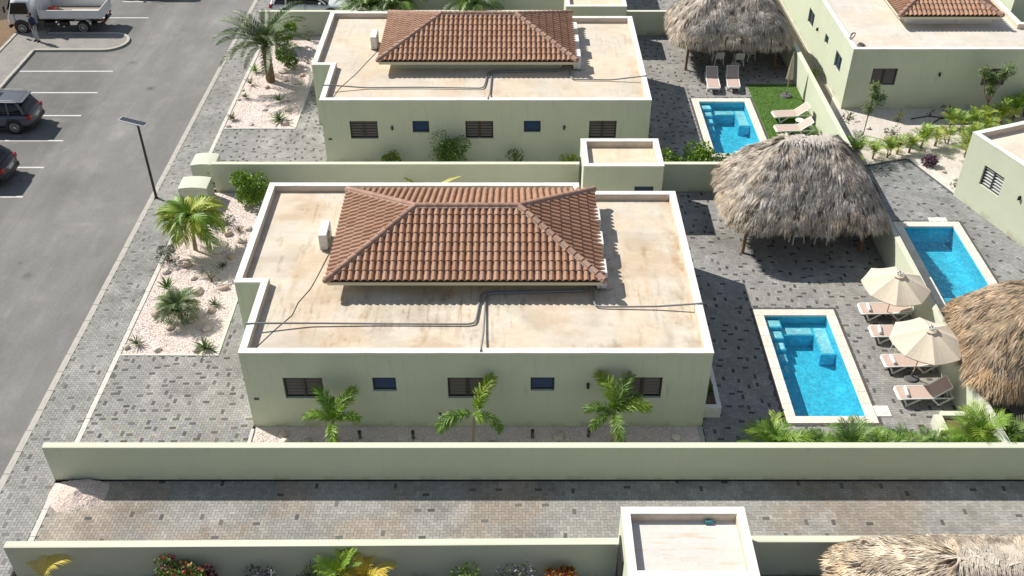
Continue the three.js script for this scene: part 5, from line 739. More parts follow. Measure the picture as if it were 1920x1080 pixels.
bush('shrub', 'yellow-green bush beside the flat store behind the middle wall', 'shrub', [2.75, 0, -41.6], { r: 0.4, h: 1.2, n: 420, leaf: 0.13, mats: L.yellow.concat(L.bright) });
bush('shrub', 'leafy green shrub row end by the store, behind the middle wall', 'shrub', [7.6, 0, -41.2], { r: 0.75, h: 1.4, n: 1500, leaf: 0.16, mats: L.bright.concat(L.mid[1]) });
bush('shrub', 'leafy green shrub in the gap by the middle pool corner', 'shrub', [8.75, 0, -41.3], { r: 0.8, h: 1.5, n: 1700, leaf: 0.16, mats: L.bright.concat(L.mid[1]) });
bush('shrub', 'low green shrub beside the middle pool, partly behind thatch', 'shrub', [9.9, 0, -41.6], { r: 0.6, h: 1.0, n: 900, leaf: 0.13, mats: L.mid.concat(L.bright[0]) });
function strap(label, pos, leaves, m) { const t = thing('banana_plant', label, 'plant', pos); OFF.set(t, V(0, 0, 0)); for (const [a, len, e] of leaves) { const f = [], S = 9, P = (u, v) => { const el = e - u * u * 0.9, r = Math.cos(el) * len * u, y = Math.sin(e) * len * u - u * u * 0.25 * len, w = 0.13 * Math.sin(PI * Math.min(1, u * 0.92 + 0.06)) * (1 + 0.12 * Math.sin(u * 30)) * v; return [Math.cos(a) * r - Math.sin(a) * w, y + Math.abs(w) * 0.4, Math.sin(a) * r + Math.cos(a) * w]; }; for (let i = 0; i < S; i++) for (const q of [-1, 1]) f.push(P(i / S, 0), P((i + 1) / S, 0), P((i + 1) / S, q), P(i / S, 0), P((i + 1) / S, q), P(i / S, q)); part('leaf', tris(f), pick(m), t, [0, 0.3, 0]); } part('stem', rod([0, -0.1, 0], [0, 0.36, 0], 0.05, 0.035), M.barkPale, t); return t; }
strap('two ragged yellow-green leaves before the middle wall, leaning to the footway', [-4.2, 0, -39.2], [[3.7, 0.95, 1.0], [3.1, 0.6, 0.5]], L.yellow.concat(L.bright));
strap('tall yellow-green leaf arching over the middle wall top', [-3.6, 0, -39.2], [[-0.3, 0.7, 0.8], [-0.2, 1.35, 0.95]], L.yellow.concat(L.bright));
function behindWall(t) { t.updateMatrixWorld(true); for (const m of t.children) if (m.name === 'foliage') { const p = m.geometry.attributes.position, keep = [], v = V(0, 0, 0); for (let i = 0; i < p.count; i += 3) { let ok = true; for (let j = 0; j < 3; j++) { v.fromBufferAttribute(p, i + j).applyMatrix4(m.matrixWorld); if ((v.z > -22.42 && v.y < 1.6) || v.y < 0.01) ok = false; } if (ok) for (let j = 0; j < 3; j++) keep.push([p.getX(i + j), p.getY(i + j), p.getZ(i + j)]); } m.geometry = tris(keep); } }
// palms along the long wall by the nearest pool
const hedgeLabels = ['bright palm clump at the shaded courtyard end of the wall planting', 'low dark palm below the pool corner', 'fine-leaved palm below the middle of the pool end', 'taller palm whose two fronds reach over the pool end', 'low palm below the skimmer lid', 'dark green palm below the loungers in the wall planting', 'low palm before the white ledge', 'big feathery palm in the courtyard corner', 'spreading palm at the wall end by the wooden stump'];
[[8.65, -23.2, 1.0, 0.3, 20, 0], [9.85, -23.1, 0.62, 0.15, 20, 1], [10.75, -23.05, 0.65, 0.15, 22, 2], [11.3, -23.15, 0.95, 0.35, 14, 1], [12.2, -23.05, 0.62, 0.15, 22, 1], [13.1, -23.1, 0.6, 0.12, 20, 2], [14.0, -23.05, 0.55, 0.1, 20, 1], [15.45, -23.3, 1.05, 0.6, 24, 0], [16.15, -23.2, 0.95, 0.4, 22, 2]].forEach(([x, z, s, h, n, k], i) => { const t = merged(palm('areca_palm', hedgeLabels[i], 'palm', [x, 0, z], { h, n, stems: 3, fronds: F.areca, mats: k === 0 ? L.bright : k === 1 ? L.mid.concat(L.bright[1]) : [L.mid[1], L.bright[1], L.olive[2]], trunk: 0.03, group: 'palms planted along the long wall by the pool' })); t.scale.setScalar(s * 1.12); t.rotation.y = rr(0, 6); behindWall(t); });
const fillers = ['between pool corner and the bright clump', 'under the pool corner coping', 'under the pool end, next to the bright clump', 'under the pool end, before the fine-leaved palm', 'under the middle of the pool end', 'under the reaching fronds', 'below the far side of the pool end', 'beside the skimmer lid', 'just past the skimmer lid', 'below the nearest lounger foot', 'below the nearest lounger', 'short of the white ledge', 'at the foot of the white ledge', 'beside the corner planting'];
fillers.forEach((w, i) => { const t = merged(palm('areca_palm', 'low filler palm of the wall planting, ' + w, 'palm', [9.2 + i * 0.47, 0, -23.25 + rr(-0.2, 0.15)], { h: 0.1, n: 18, stems: 3, fronds: F.areca, mats: i % 3 ? L.mid.concat(L.bright[1]) : L.bright.slice(0, 2).concat(L.mid[2]), trunk: 0.02, group: 'palms planted along the long wall by the pool' })); t.scale.setScalar(rr(0.62, 0.85)); t.rotation.y = rr(0, 6); behindWall(t); });
// young palms in the sand garden
const gardenNames = ['first', 'second', 'third', 'fourth', 'fifth', 'sixth', 'seventh', 'eighth', 'ninth'];
[[16.7, -42.5, 1.35], [17.66, -42.85, 0.9], [18.38, -43.0, 0.95], [18.98, -43.3, 0.92], [19.66, -43.5, 0.95], [20.35, -43.9, 1.15], [21.15, -44.1, 0.85], [21.87, -44.4, 0.95], [22.2, -43.0, 1.25]].forEach(([x, z, s], i) => { const t = merged(palm('young_palm', gardenNames[i] + ' young palm of the curved row in white sand, counted from the boundary wall', 'palm', [x, 0, z], { h: 0.22, n: 12, stems: 2, fronds: F.small, mats: i === 0 ? L.mid.concat(L.bright) : L.yellow.concat(L.bright), trunk: 0.035, group: 'young palms in a curved row in the sand' })); t.scale.setScalar(s); t.rotation.y = rr(0, 6); });
[[22.5, -46.0, 0.9], [22.95, -45.5, 0.95], [23.6, -45.9, 1.0], [24.4, -46.1, 1.0], [25.2, -46.4, 1.15], [26.1, -46.8, 1.3], [26.8, -47.2, 1.2], [23.2, -44.6, 0.9], [24.0, -45.2, 0.9]].forEach(([x, z, s], i) => { const t = merged(palm('young_palm', gardenNames[i] + ' palm of the dense clump behind the turned villa roof, counted from the drip hose', 'palm', [x, 0, z], { h: 0.22, n: 13, stems: 2, fronds: F.small, mats: L.yellow.slice(0, 2).concat(L.bright), trunk: 0.035, group: 'dense palms behind the turned villa' })); t.scale.setScalar(s); t.rotation.y = rr(0, 6); });
function sapling(label, pos, top, mats) { const t = thing('sapling', label, 'tree', pos); OFF.set(t, V(0, 0, 0)); part('trunk', tube([[0, -0.05, 0], [0.02, 0.9, 0], [top[0][0] * 0.5, 1.5, 0], top[0]], 0.026, 7), M.bark, t); const fs = mats.map(() => []); for (const c of top) { part('limb', rod([0.02, 0.95, 0], [c[0], c[1] - 0.1, c[2]], 0.016, 0.008, 6), M.bark, t); for (let i = 0; i < 210; i++) { const p = V(c[0] + rr(-1, 1) * c[3], c[1] + rr(-1.4, 1) * c[3], c[2] + rr(-1, 1) * c[3]), d = V(rr(-1, 1), rr(-0.7, 0.5), rr(-1, 1)).normalize(), w = d.clone().cross(V(0, 1, 0.2)).normalize().multiplyScalar(0.028), e = p.clone().addScaledVector(d, rr(0.1, 0.19)), m = p.clone().lerp(e, 0.5); fs[Math.floor(rnd() * mats.length)].push(...[p, m.clone().add(w), e, p, e, m.clone().sub(w)].map((q) => q.toArray())); } } fs.forEach((f, i) => part('foliage', tris(f), mats[i], t)); return t; }
sapling('slim sapling in the white sand before the blank villa wall', [17.85, 0, -45.26], [[0.05, 2.65, 0, 0.2], [0.42, 2.05, 0.05, 0.24], [-0.05, 1.55, 0, 0.2], [0.12, 2.25, -0.05, 0.2]], L.olive.concat(L.mid));
sapling('slim sapling with two drooping branches before a villa window', [24.55, 0, -46.9], [[-0.7, 2.75, 0, 0.2], [0.55, 2.85, 0, 0.24], [-0.05, 2.2, 0, 0.2], [-0.3, 2.45, 0, 0.2], [-0.1, 1.7, 0, 0.16], [0.3, 2.6, 0, 0.2]], L.mid.concat(L.olive));
const low = (label, x, z, o) => bush('low_plant', label, 'plant', [x, 0, z], { r: 0.3, h: 0.4, n: 260, leaf: 0.11, mats: L.mid, gap: 0.35, ...o });
low('dark creeping plant in the sand by the boundary wall', 17.5, -46.9, { mats: L.dark.concat(L.olive), r: 0.42, h: 0.3 }); low('dark leafy plant beside the slim sapling in the sand', 19.2, -45.1, { mats: L.mid.concat(L.dark), r: 0.4, h: 0.4 }); low('yellow-green sprig in the villa shadow on the sand', 20.0, -46.7, { mats: L.yellow, n: 160, h: 0.55 }); low('dark red-purple plant in the white sand by the terrace', 20.15, -42.25, { mats: [L.red[1], L.violet[0], leafMat(0.1, 0.01, 0.04)], n: 900, r: 0.36, h: 0.42, leaf: 0.09, gap: 0.1, lumps: 14 });
low('black-potted dark plant by the drip hose in the villa shadow', 22.86, -47.4, { mats: L.dark, r: 0.3, h: 0.5 }); low('small dead twig plant in the villa shadow', 21.9, -47.3, { mats: L.dark, n: 60, r: 0.25, h: 0.3 }); low('grey dry plant at the foot of the turned villa corner', 20.75, -40.2, { mats: L.grey, n: 150, r: 0.3, h: 0.35 });
low('weedy plant between boundary wall and white-roofed villa', 16.75, -51.9, { mats: L.bright, n: 300, r: 0.35, h: 0.5 }); low('tiny weed farther along the narrow wall passage', 16.5, -55.4, { mats: L.yellow, n: 140, r: 0.25, h: 0.3 }); low('small fern in the white masonry planter', 6.85, -26.1, { mats: L.mid, n: 500, r: 0.24, h: 0.8, flat: 2.2 });
low('pointed plants along the sand side of the boundary wall', 16.3, -45.4, { mats: L.mid.concat(L.bright), n: 500, r: 0.4, h: 0.6, flat: 1.8 });
pipeRun('black drip hose snaking over the sand in the villa shadow', [[20.8, 0.01, -46.9], [21.8, 0.02, -47.2], [22.6, 0.02, -47.0], [23.6, 0.02, -47.5], [24.6, 0.02, -47.4], [26.5, 0.02, -47.7]], 0.025, M.rubber, 'drip_hose', 'hose'); pipeRun('short black drip hose curving to the palms', [[21.6, 0.01, -46.3], [22.3, 0.02, -46.9], [23.2, 0.02, -47.1]], 0.025, M.rubber, 'drip_hose', 'hose');
// plants along the bottom edge
merged(palm('areca_palm', 'golden-yellow palm frond plant at the bottom corner by the wall end', 'palm', [-13.6, 0, -17.95], { h: 0.5, n: 4, set: [[0.4, 0.25, 1.0], [1.2, 0.4, 0.9], [2.6, 0.3, 0.6], [-0.9, 0.2, 0.6]], fronds: F.areca, mats: L.gold, trunk: 0.03 }));
bush('flowering_bush', 'bush full of red-pink flowers before the bottom wall', 'flowering plant', [-9.6, 0, -17.8], { r: 0.85, h: 1.3, n: 2000, leaf: 0.11, mats: [L.mid[1], L.mid[2], L.flower[0], L.mid[0], L.bright[1], L.mid[2]] }); bush('shrub', 'dark crimson shrub behind the flowering bush', 'shrub', [-8.95, 0, -17.95], { r: 0.4, h: 1.35, n: 420, leaf: 0.12, mats: L.red });
low('thin pale sprig before the bottom wall beside the flowering bush', -10.5, -17.9, { mats: L.grey.concat(L.dark), n: 110, h: 0.8, slim: 0.15 });
bush('shrub', 'dark slate-violet shrub at the bottom edge', 'shrub', [-7.4, 0, -17.8], { r: 0.65, h: 0.95, n: 800, leaf: 0.1, mats: [L.dark[0], L.violet[0], L.grey[1]], gap: 0.3 });
merged(palm('areca_palm', 'dark-leaved palm leaning aside the bright palm at the bottom edge', 'palm', [-5.6, 0, -17.7], { h: 0.3, n: 9, fronds: () => frondGeo({ len: 0.8, p0: 0.9, bend: 1.4, n: 9, leaf: 0.36, w: 0.03, hang: 0.4, stalk: 0.2 }), mats: L.mid.slice(2).concat(L.dark), trunk: 0.03 }));
merged(palm('areca_palm', 'upright lime-green palm at the bottom edge', 'palm', [-4.95, 0, -17.9], { h: 0.45, n: 10, fronds: () => frondGeo({ len: 1.25, p0: 1.35, bend: 0.9, n: 26, leaf: 0.28, w: 0.022, hang: 0.4, stalk: 0.1 }), mats: L.bright.concat(L.yellow[1]), trunk: 0.03, spread: 0.35 }));
merged(palm('areca_palm', 'golden palm arching aside the lime-green palm at the bottom edge', 'palm', [-4.25, 0, -17.8], { h: 0.4, n: 10, fronds: () => frondGeo({ len: 1.2, p0: 1.2, bend: 1.7, n: 28, leaf: 0.28, w: 0.02, hang: 0.7, stalk: 0.1 }), mats: L.gold, trunk: 0.03, spread: 0.5 }));
bush('shrub', 'green feathery bush at the bottom edge near the middle', 'shrub', [-1.45, 0, -17.85], { r: 0.55, h: 1.1, n: 900, leaf: 0.13, mats: L.mid.concat(L.bright[0]), slim: 0.15 }); bush('flowering_bush', 'greyish bush with pale violet flowers at the bottom edge', 'flowering plant', [0.0, 0, -17.8], { r: 0.65, h: 1.25, n: 900, leaf: 0.1, mats: [L.dark[1], L.grey[1], L.violet[1], L.olive[0]], gap: 0.35 }); bush('shrub', 'orange-brown croton shrub at the bottom edge', 'shrub', [1.35, 0, -17.85], { r: 0.55, h: 1.0, n: 800, leaf: 0.13, mats: L.orange });
low('dark low shrub at the bottom edge beside the green bush', -2.75, -17.6, { mats: L.dark, r: 0.35, h: 0.55, n: 320 });
// ---------------------------------------------------------------- rocks
const rockG = [0, 1, 2, 3, 4].map((k) => { const g = new THREE.IcosahedronGeometry(1, 1), p = g.attributes.position; for (let i = 0; i < p.count; i++) { const v = V(p.getX(i), p.getY(i), p.getZ(i)), n = 0.62 + 0.75 * noise(v.x * 1.3 + 5 + k * 3, v.y * 1.3 + v.z * 1.1 + 9, 70 + k) + 0.18 * noise(v.x * 4 + 9, v.y * 4 + v.z * 3 + 9, 90 + k); v.multiplyScalar(n); if (v.y < -0.35) v.y = -0.35; p.setXYZ(i, v.x, v.y * 0.72, v.z); } g.computeVertexNormals(); return clean(planar(clean(g))); });
function rocks(list, where) { list.forEach(([x, z, s, w], i) => { const m = lone('rock', pick(rockG), M.rock[i % 3], (s > 0.2 ? 'large ' : s > 0.14 ? '' : 'small ') + ['tan', 'pale', 'reddish'][i % 3] + ' rock ' + w, 'rock', [x, s * 0.2, z], where); m.rotation.y = rr(0, 6); m.scale.set(s * rr(0.75, 1.15), s * rr(0.6, 0.9), s * 0.85); }); }
rocks([[-14.6, -28.75, 0.14, 'in the gravel corner nearest the footway'], [-13.4, -28.65, 0.15, 'at the front edge of the bed, mid-way'], [-14.05, -30.75, 0.2, 'by itself near the edging strip'], [-13.25, -29.95, 0.2, 'below the small fine-leaved palm'], [-14.0, -31.8, 0.2, 'beside the small palm, toward the footway'], [-13.65, -34.05, 0.27, 'under the bushy palm, by the blue-green shrub'], [-14.4, -33.55, 0.17, 'flat beside the edging strip by the blue-green shrub'], [-13.15, -33.1, 0.17, 'behind the pointed rosette'], [-11.75, -32.45, 0.19, 'near the villa corner'], [-11.85, -29.85, 0.2, 'behind the broad-leaved rosette'], [-12.5, -30.4, 0.18, 'on the path side of the small palm'], [-11.9, -30.95, 0.15, 'below the path-edge rosette'], [-12.75, -32.2, 0.24, 'angular beside the twiggy plant'], [-11.95, -28.65, 0.17, 'at the front edge by the broad-leaved rosette'], [-12.4, -36.3, 0.2, 'behind the bushy palm'], [-11.6, -36.7, 0.16, 'behind the brownish tuft'], [-12.55, -35.05, 0.2, 'in the bushy palm shadow'], [-11.9, -34.6, 0.19, 'flat in the palm shadow by the villa'], [-11.75, -35.8, 0.2, 'by the villa roof edge in dappled shade']], 'rocks in the pink gravel bed');
rocks([[-14.6, -46.1, 0.15, 'at the front corner of the date palm bed'], [-13.5, -46.35, 0.13, 'at the front edge of the date palm bed'], [-11.7, -46.35, 0.18, 'at the path corner below the large dark rosette'], [-11.85, -47.95, 0.2, 'above the large dark rosette'], [-13.1, -47.95, 0.15, 'in the middle of the date palm bed'], [-13.45, -50.5, 0.14, 'in the striped shadow by the trunk'], [-12.0, -49.0, 0.15, 'by the path edging in palm shadow'], [-11.9, -51.1, 0.22, 'dark near the villa jog'], [-11.8, -52.0, 0.16, 'paired near the villa jog'], [-12.2, -52.95, 0.2, 'behind the paired rock'], [-12.95, -52.5, 0.24, 'beside the trunk of the date palm'], [-12.6, -51.4, 0.15, 'close to the trunk foot, villa side'], [-14.75, -50.2, 0.1, 'against the edging strip'], [-14.7, -49.1, 0.12, 'against the strip by the spiky rosette']], 'rocks in the date palm bed');
rocks([[-7.85, -24.2, 0.17, 'under the first villa window'], [-7.75, -23.85, 0.2, 'in the sunlit start of the strip'], [-6.95, -23.85, 0.21, 'before the first young palm'], [-6.1, -23.8, 0.22, 'at the foot of the first young palm'], [-5.5, -23.7, 0.17, 'just past the first young palm'], [-4.85, -23.75, 0.15, 'by the first bollard light'], [-3.95, -23.75, 0.16, 'between the first two bollard lights'], [-3.2, -23.85, 0.14, 'flat by the second bollard light'], [-0.65, -23.8, 0.17, 'beside the thin young palm'], [1.6, -24.1, 0.22, 'alone past the third bollard light'], [5.6, -24.05, 0.19, 'white at the pool end of the strip']], 'rocks in the strip under the villa windows');
rocks([[18.3, -45.9, 0.12, 'in the sand near the sapling'], [21.0, -40.9, 0.13, 'at the turned villa corner'], [20.7, -41.6, 0.1, 'in white sand by the dry plant']], 'rocks in the sand garden');
{ const p = rockG[2].clone().scale(0.16, 0.42, 0.14).translate(0, 0.22, 0); lone('stump', p, M.barkPale, 'pointed weathered stump against the long wall by the spreading palm', 'stump', [16.93, 0, -23.0]); }
// ---------------------------------------------------------------- bollard lights and tap
[[-5.18, -24.05, 'first', 'by the first young palm'], [-3.37, -24.05, 'second', 'between the first and the thin palm'], [0.7, -24.1, 'third', 'past the thin young palm'], [2.62, -24.15, 'fourth', 'behind the tallest young palm']].forEach(([x, z, w, l]) => { const t = thing('bollard_light', w + ' dark bollard light under the nearest villa wall, ' + l, 'bollard light', [x, 0, z], 'bollard lights in the gravel strip'); OFF.set(t, V(0, 0, 0)); part('post', cyl(0.055, 0.055, 0.26, 14), mat(0.1, 0.1, 0.1, 0.5), t); part('head', merge([cyl(0.06, 0.06, 0.05, 14).translate(0, 0.3, 0), cyl(0.045, 0.045, 0.05, 12).translate(0, 0.255, 0)]), M.black, t); });
[[-5.35, -41.75, 'bollard light behind the middle wall by the small leafy bush'], [0.95, -41.6, 'bollard light behind the middle wall by the climbing plant'], [2.2, -41.6, 'bollard light behind the middle wall near the store']].forEach(([x, z, l]) => { const t = thing('bollard_light', l, 'bollard light', [x, 0, z], 'bollard lights behind the middle wall'); OFF.set(t, V(0, 0, 0)); part('post', cyl(0.06, 0.06, 0.42, 14), mat(0.1, 0.1, 0.1, 0.5), t); part('head', cyl(0.065, 0.065, 0.08, 14).translate(0, 0.43, 0), M.black, t); });
{ const t = thing('garden_tap', 'black garden tap on a thin riser against the nearest villa wall', 'tap', [-2.45, 0, -24.58]); OFF.set(t, V(0, 0, 0)); part('riser', rod([0, -0.05, 0], [0, 0.62, 0], 0.018), M.black, t); part('spout', merge([rod([0, 0.56, 0], [0, 0.54, 0.1], 0.02), rod([0, 0.54, 0.1], [0, 0.46, 0.12], 0.018)]), M.black, t); part('handle', merge([rod([0, 0.6, 0.03], [0, 0.7, 0.04], 0.012), rbx(-0.05, 0.05, 0.69, 0.72, 0.02, 0.06, 0.008, 1)]), M.black, t); }
{ const t = thing('street_lamp', 'solar street lamp on a slim black post beside the road', 'street lamp', [-16.4, 0, -39.27]); OFF.set(t, V(0, 0, 0)); part('post', merge([cyl(0.065, 0.05, 3.78, 14), cyl(0.1, 0.1, 0.02, 14)]), M.black, t);
  const h = part('lamp_head', rbx(-0.7, 0.7, -0.035, 0.03, -0.15, 0.15, 0.025), M.white, t, [-0.22, 3.86, -0.13]); h.rotation.set(0.12, -0.38, -0.03, 'YXZ'); part('solar_panel', rbx(-0.66, 0.66, 0.031, 0.038, -0.125, 0.125, 0.003, 1), mat(0.03, 0.035, 0.06, 0.15), h, [-0.22, 3.86, -0.13]); for (let i = 0; i < 9; i++) part('cell_line', bx(-0.6 + i * 0.15, -0.594 + i * 0.15, 0.0385, 0.0395, -0.12, 0.12), M.greyMetal, h, [-0.22, 3.86, -0.13]); part('bracket', rbx(-0.12, 0.12, -0.09, -0.035, -0.06, 0.06, 0.01), M.black, h, [-0.22, 3.86, -0.13]); }

// ---------------------------------------------------------------- vehicles
seed = 999;
function loft(sections, K = 28, exp = 3.2) {                          // rings [x, halfWidth, bottom, top, tumblehome] of rounded sections
  const f = [], ring = ([x, hw, yb, yt, tum = 0, bow = 0]) => { const out = []; for (let i = 0; i < K; i++) { const a = (i / K) * 2 * PI + 0.001, c = Math.cos(a), s = Math.sin(a), k = 1 / Math.pow(Math.abs(c) ** exp + Math.abs(s) ** exp, 1 / exp), v = s * k; out.push([x + bow * (1 - (c * k) ** 2), (yb + yt) / 2 + (v * (yt - yb)) / 2, c * k * (hw - tum * (v + 1) / 2)]); } return out; };
  const R = sections.map(ring); const pos = [], idx = [], sub = R; sub.forEach((r) => r.forEach((p) => pos.push(...p)));
  for (let j = 0; j + 1 < R.length; j++) for (let i = 0; i < K; i++) { const a = j * K + i, b = j * K + ((i + 1) % K), c = a + K, d = b + K; idx.push(a, c, b, b, c, d); }
  for (const [j, s] of [[0, 1], [R.length - 1, -1]]) { const m = pos.length / 3, c = R[j].reduce((q, p) => [q[0] + p[0] / K, q[1] + p[1] / K, q[2] + p[2] / K], [0, 0, 0]); pos.push(...c); for (let i = 0; i < K; i++) s > 0 ? idx.push(m, j * K + i, j * K + ((i + 1) % K)) : idx.push(m, j * K + ((i + 1) % K), j * K + i); }
  const g = new THREE.BufferGeometry(); g.setAttribute('position', new THREE.Float32BufferAttribute(pos, 3)); g.setIndex(idx); g.computeVertexNormals(); return clean(planar(clean(g)));
}
function wheel(t, x, z, r, w, side, spokes = 10) {
  const wh = part('wheel', clean(new THREE.CylinderGeometry(r * 0.62, r * 0.62, w * 0.9, 24).rotateX(PI / 2)), M.acDark, t, [x, r, z]);
  part('tyre', merge([clean(new THREE.TorusGeometry(r * 0.8, r * 0.2, 10, 28).scale(1, 1, w / (r * 0.4)))]), M.rubber, wh, [x, r, z]);
  const s = []; for (let i = 0; i < spokes; i++) { const a = (i / spokes) * 2 * PI; s.push(bar([Math.cos(a) * r * 0.1, Math.sin(a) * r * 0.1, side * w * 0.5], [Math.cos(a) * r * 0.62, Math.sin(a) * r * 0.62, side * w * 0.44], 0.03, 0.02)); }
  s.push(clean(new THREE.TorusGeometry(r * 0.62, 0.014, 6, 28).translate(0, 0, side * w * 0.45)), clean(new THREE.CylinderGeometry(r * 0.14, r * 0.14, 0.03, 14).rotateX(PI / 2).translate(0, 0, side * w * 0.5)));
  part('rim', merge(s), M.alu, wh, [x, r, z]); return wh;
}
function car(name, label, cat, pos, turn, body, o = {}) {
  const t = thing(name, label, cat, pos, o.group); OFF.set(t, V(0, 0, 0)); const L = o.L ?? 4.75, W = (o.W ?? 1.92) / 2, H = o.H ?? 1.74, b = L / 2, belt = o.belt ?? 1.06, rr2 = 0.37, soft = o.soft ?? 0;
  part('body', loft([[-b, W * 0.82, 0.42, 0.9, 0.02, -0.03], [-b + 0.07, W * 0.9, 0.33, belt - 0.03, 0.03, -0.05], [-b + 0.3, W * 0.985, 0.28, belt, 0.05], [-0.7, W, 0.25, belt, 0.05], [0.8, W, 0.25, belt - 0.02, 0.05], [b - 1.0, W * 0.985, 0.26, belt - 0.03, 0.06], [b - 0.35, W * 0.93, 0.28, belt - 0.12, 0.08, 0.05], [b - 0.08, W * 0.82, 0.34, belt - 0.28, 0.05, 0.06], [b, W * 0.72, 0.42, belt - 0.4, 0.02, 0.05]], 32, 4), body, t);
  const x0 = -b + 0.14, x1 = -b + 0.55 + soft, x2 = 0.3, x3 = 1.25, top = H - 0.04;
  part('glasshouse', loft([[x0, W * 0.86, belt - 0.1, belt + 0.02, 0.02], [x0 + 0.14, W * 0.9, belt - 0.1, belt + 0.25, 0.1], [x1, W * 0.93, belt - 0.1, top - 0.03, 0.19], [-0.6, W * 0.94, belt - 0.1, top, 0.19], [x2, W * 0.94, belt - 0.1, top - 0.02, 0.19], [x2 + 0.45, W * 0.93, belt - 0.1, belt + 0.32, 0.12], [x3, W * 0.88, belt - 0.1, belt + 0.0, 0.02]], 28, 5), M.glass, t);
  part('roof', loft([[x1 - 0.2, W * 0.7, top - 0.1, top - 0.03, 0.03], [x1 - 0.06, W * 0.755, top - 0.07, top + 0.015, 0.05], [-0.6, W * 0.77, top - 0.05, top + 0.035, 0.05], [x2 - 0.05, W * 0.76, top - 0.06, top + 0.015, 0.05], [x2 + 0.12, W * 0.7, top - 0.12, top - 0.04, 0.04]], 24, 3), body, t);
  part('sunroof', rbx(-0.75, 0.1, top + 0.028, top + 0.04, -0.38, 0.38, 0.005, 1), M.glass, t);
  for (const s of [-1, 1]) {
    const e = (x, y, k) => [x, y, s * (W * 0.94 - k)];
    part('pillar', bar(e(x2 + 0.06, top - 0.05, 0.17), e(x3 - 0.1, belt - 0.02, 0.0), 0.07, 0.06), body, t); part('pillar', bar(e(-0.15, top - 0.03, 0.18), e(-0.1, belt, -0.005), 0.08, 0.05), M.black, t); part('pillar', bar(e(-1.25, top - 0.03, 0.185), e(-1.3, belt, -0.002), 0.09, 0.05), body, t); part('pillar', bar(e(x1 - 0.02, top - 0.06, 0.19), e(x0 + 0.12, belt, 0.05), 0.13, 0.06), body, t);
    part('roof_rail', tube([[x1 - 0.05, top + 0.01, s * W * 0.68], [x1 + 0.1, top + 0.07, s * W * 0.7], [x2 - 0.15, top + 0.07, s * W * 0.7], [x2, top, s * W * 0.68]], 0.018, 6), o.dark ? M.black : M.alu, t);
    part('tail_light', rbx(-b - 0.015, -b + 0.2, belt - 0.3, belt - 0.08, s * W * 0.78 - 0.13, s * W * 0.78 + 0.13, 0.03), mat(0.3, 0.008, 0.012, 0.15), t);
    part('headlight', rbx(b - 0.3, b - 0.07, belt - 0.36, belt - 0.2, s * W * 0.72 - 0.13, s * W * 0.72 + 0.13, 0.04), M.alu, t);
    part('mirror', rbx(0.75, 0.9, belt, belt + 0.13, s * (W + 0.08) - 0.09, s * (W + 0.08) + 0.09, 0.04), body, t);
    part('sill', rbx(-b + 1.2, b - 1.3, 0.24, 0.36, s * W - 0.03, s * W + 0.012, 0.03), M.black, t);
    for (const x of [-b + 0.88, b - 0.92]) { part('wheel_arch', clean(new THREE.CylinderGeometry(rr2 + 0.07, rr2 + 0.07, 0.1, 28).rotateX(PI / 2)), M.black, t, [x, rr2 + 0.02, s * (W - 0.045)]); wheel(t, x, s * (W - 0.1), rr2, 0.23, s); }
    for (const x of [-0.55, 0.45]) part('door_handle', rbx(x - 0.09, x + 0.09, belt - 0.15, belt - 0.12, s * W - 0.03, s * W + 0.012, 0.01, 1), body, t);
    part('door_gap', merge([bx(-0.12, -0.11, 0.4, belt - 0.02, s * W - 0.03, s * W + 0.002), bx(-1.2, -1.19, 0.5, belt - 0.02, s * W - 0.03, s * W + 0.001)]), M.black, t);
  }
  part('bumper', rbx(-b - 0.04, -b + 0.25, 0.3, 0.55, -W * 0.88, W * 0.88, 0.06), M.black, t); part('number_plate', rbx(-b - 0.06, -b + 0.02, 0.68, 0.8, -0.24, 0.24, 0.01, 1), M.white, t); part('plate_trim', rbx(-b - 0.045, -b + 0.05, 0.82, 0.86, -0.45, 0.45, 0.01, 1), M.alu, t); part('spoiler', rbx(x1 - 0.32, x1 + 0.0, top - 0.05, top - 0.01, -W * 0.68, W * 0.68, 0.02), body, t);
  t.rotation.y = turn; return t;
}
const paint = (r, g, b) => new THREE.MeshPhysicalMaterial({ color: rgb(r, g, b), roughness: 0.4, metalness: 0.15, clearcoat: 0.8, clearcoatRoughness: 0.08 });
const G = 'cars parked in the bays';
car('parked_suv', 'slate-blue grey SUV with silver roof rails parked in a bay', 'car', [-26.72, -0.12, -46.42], PI, paint(0.065, 0.075, 0.095), { L: 4.6, W: 1.86, H: 1.7, group: G });
car('parked_suv', 'black car with red tail lights parked nearest the camera', 'car', [-26.0, -0.12, -41.15], PI, paint(0.008, 0.008, 0.009), { L: 4.6, W: 1.88, H: 1.66, soft: 0.25, dark: true, group: G });
car('parked_suv', 'white car standing in the forecourt behind the date palm wall', 'car', [-12.65, 0, -60.65], 0, paint(0.66, 0.68, 0.7), { L: 4.7, W: 1.9, H: 1.68, dark: true });
car('parked_van', 'dark vehicle whose shadow falls across the road at the top edge', 'car', [-24.0, -0.12, -64.7], PI, paint(0.1, 0.1, 0.11), { L: 4.8, W: 1.95, H: 1.85, group: G });
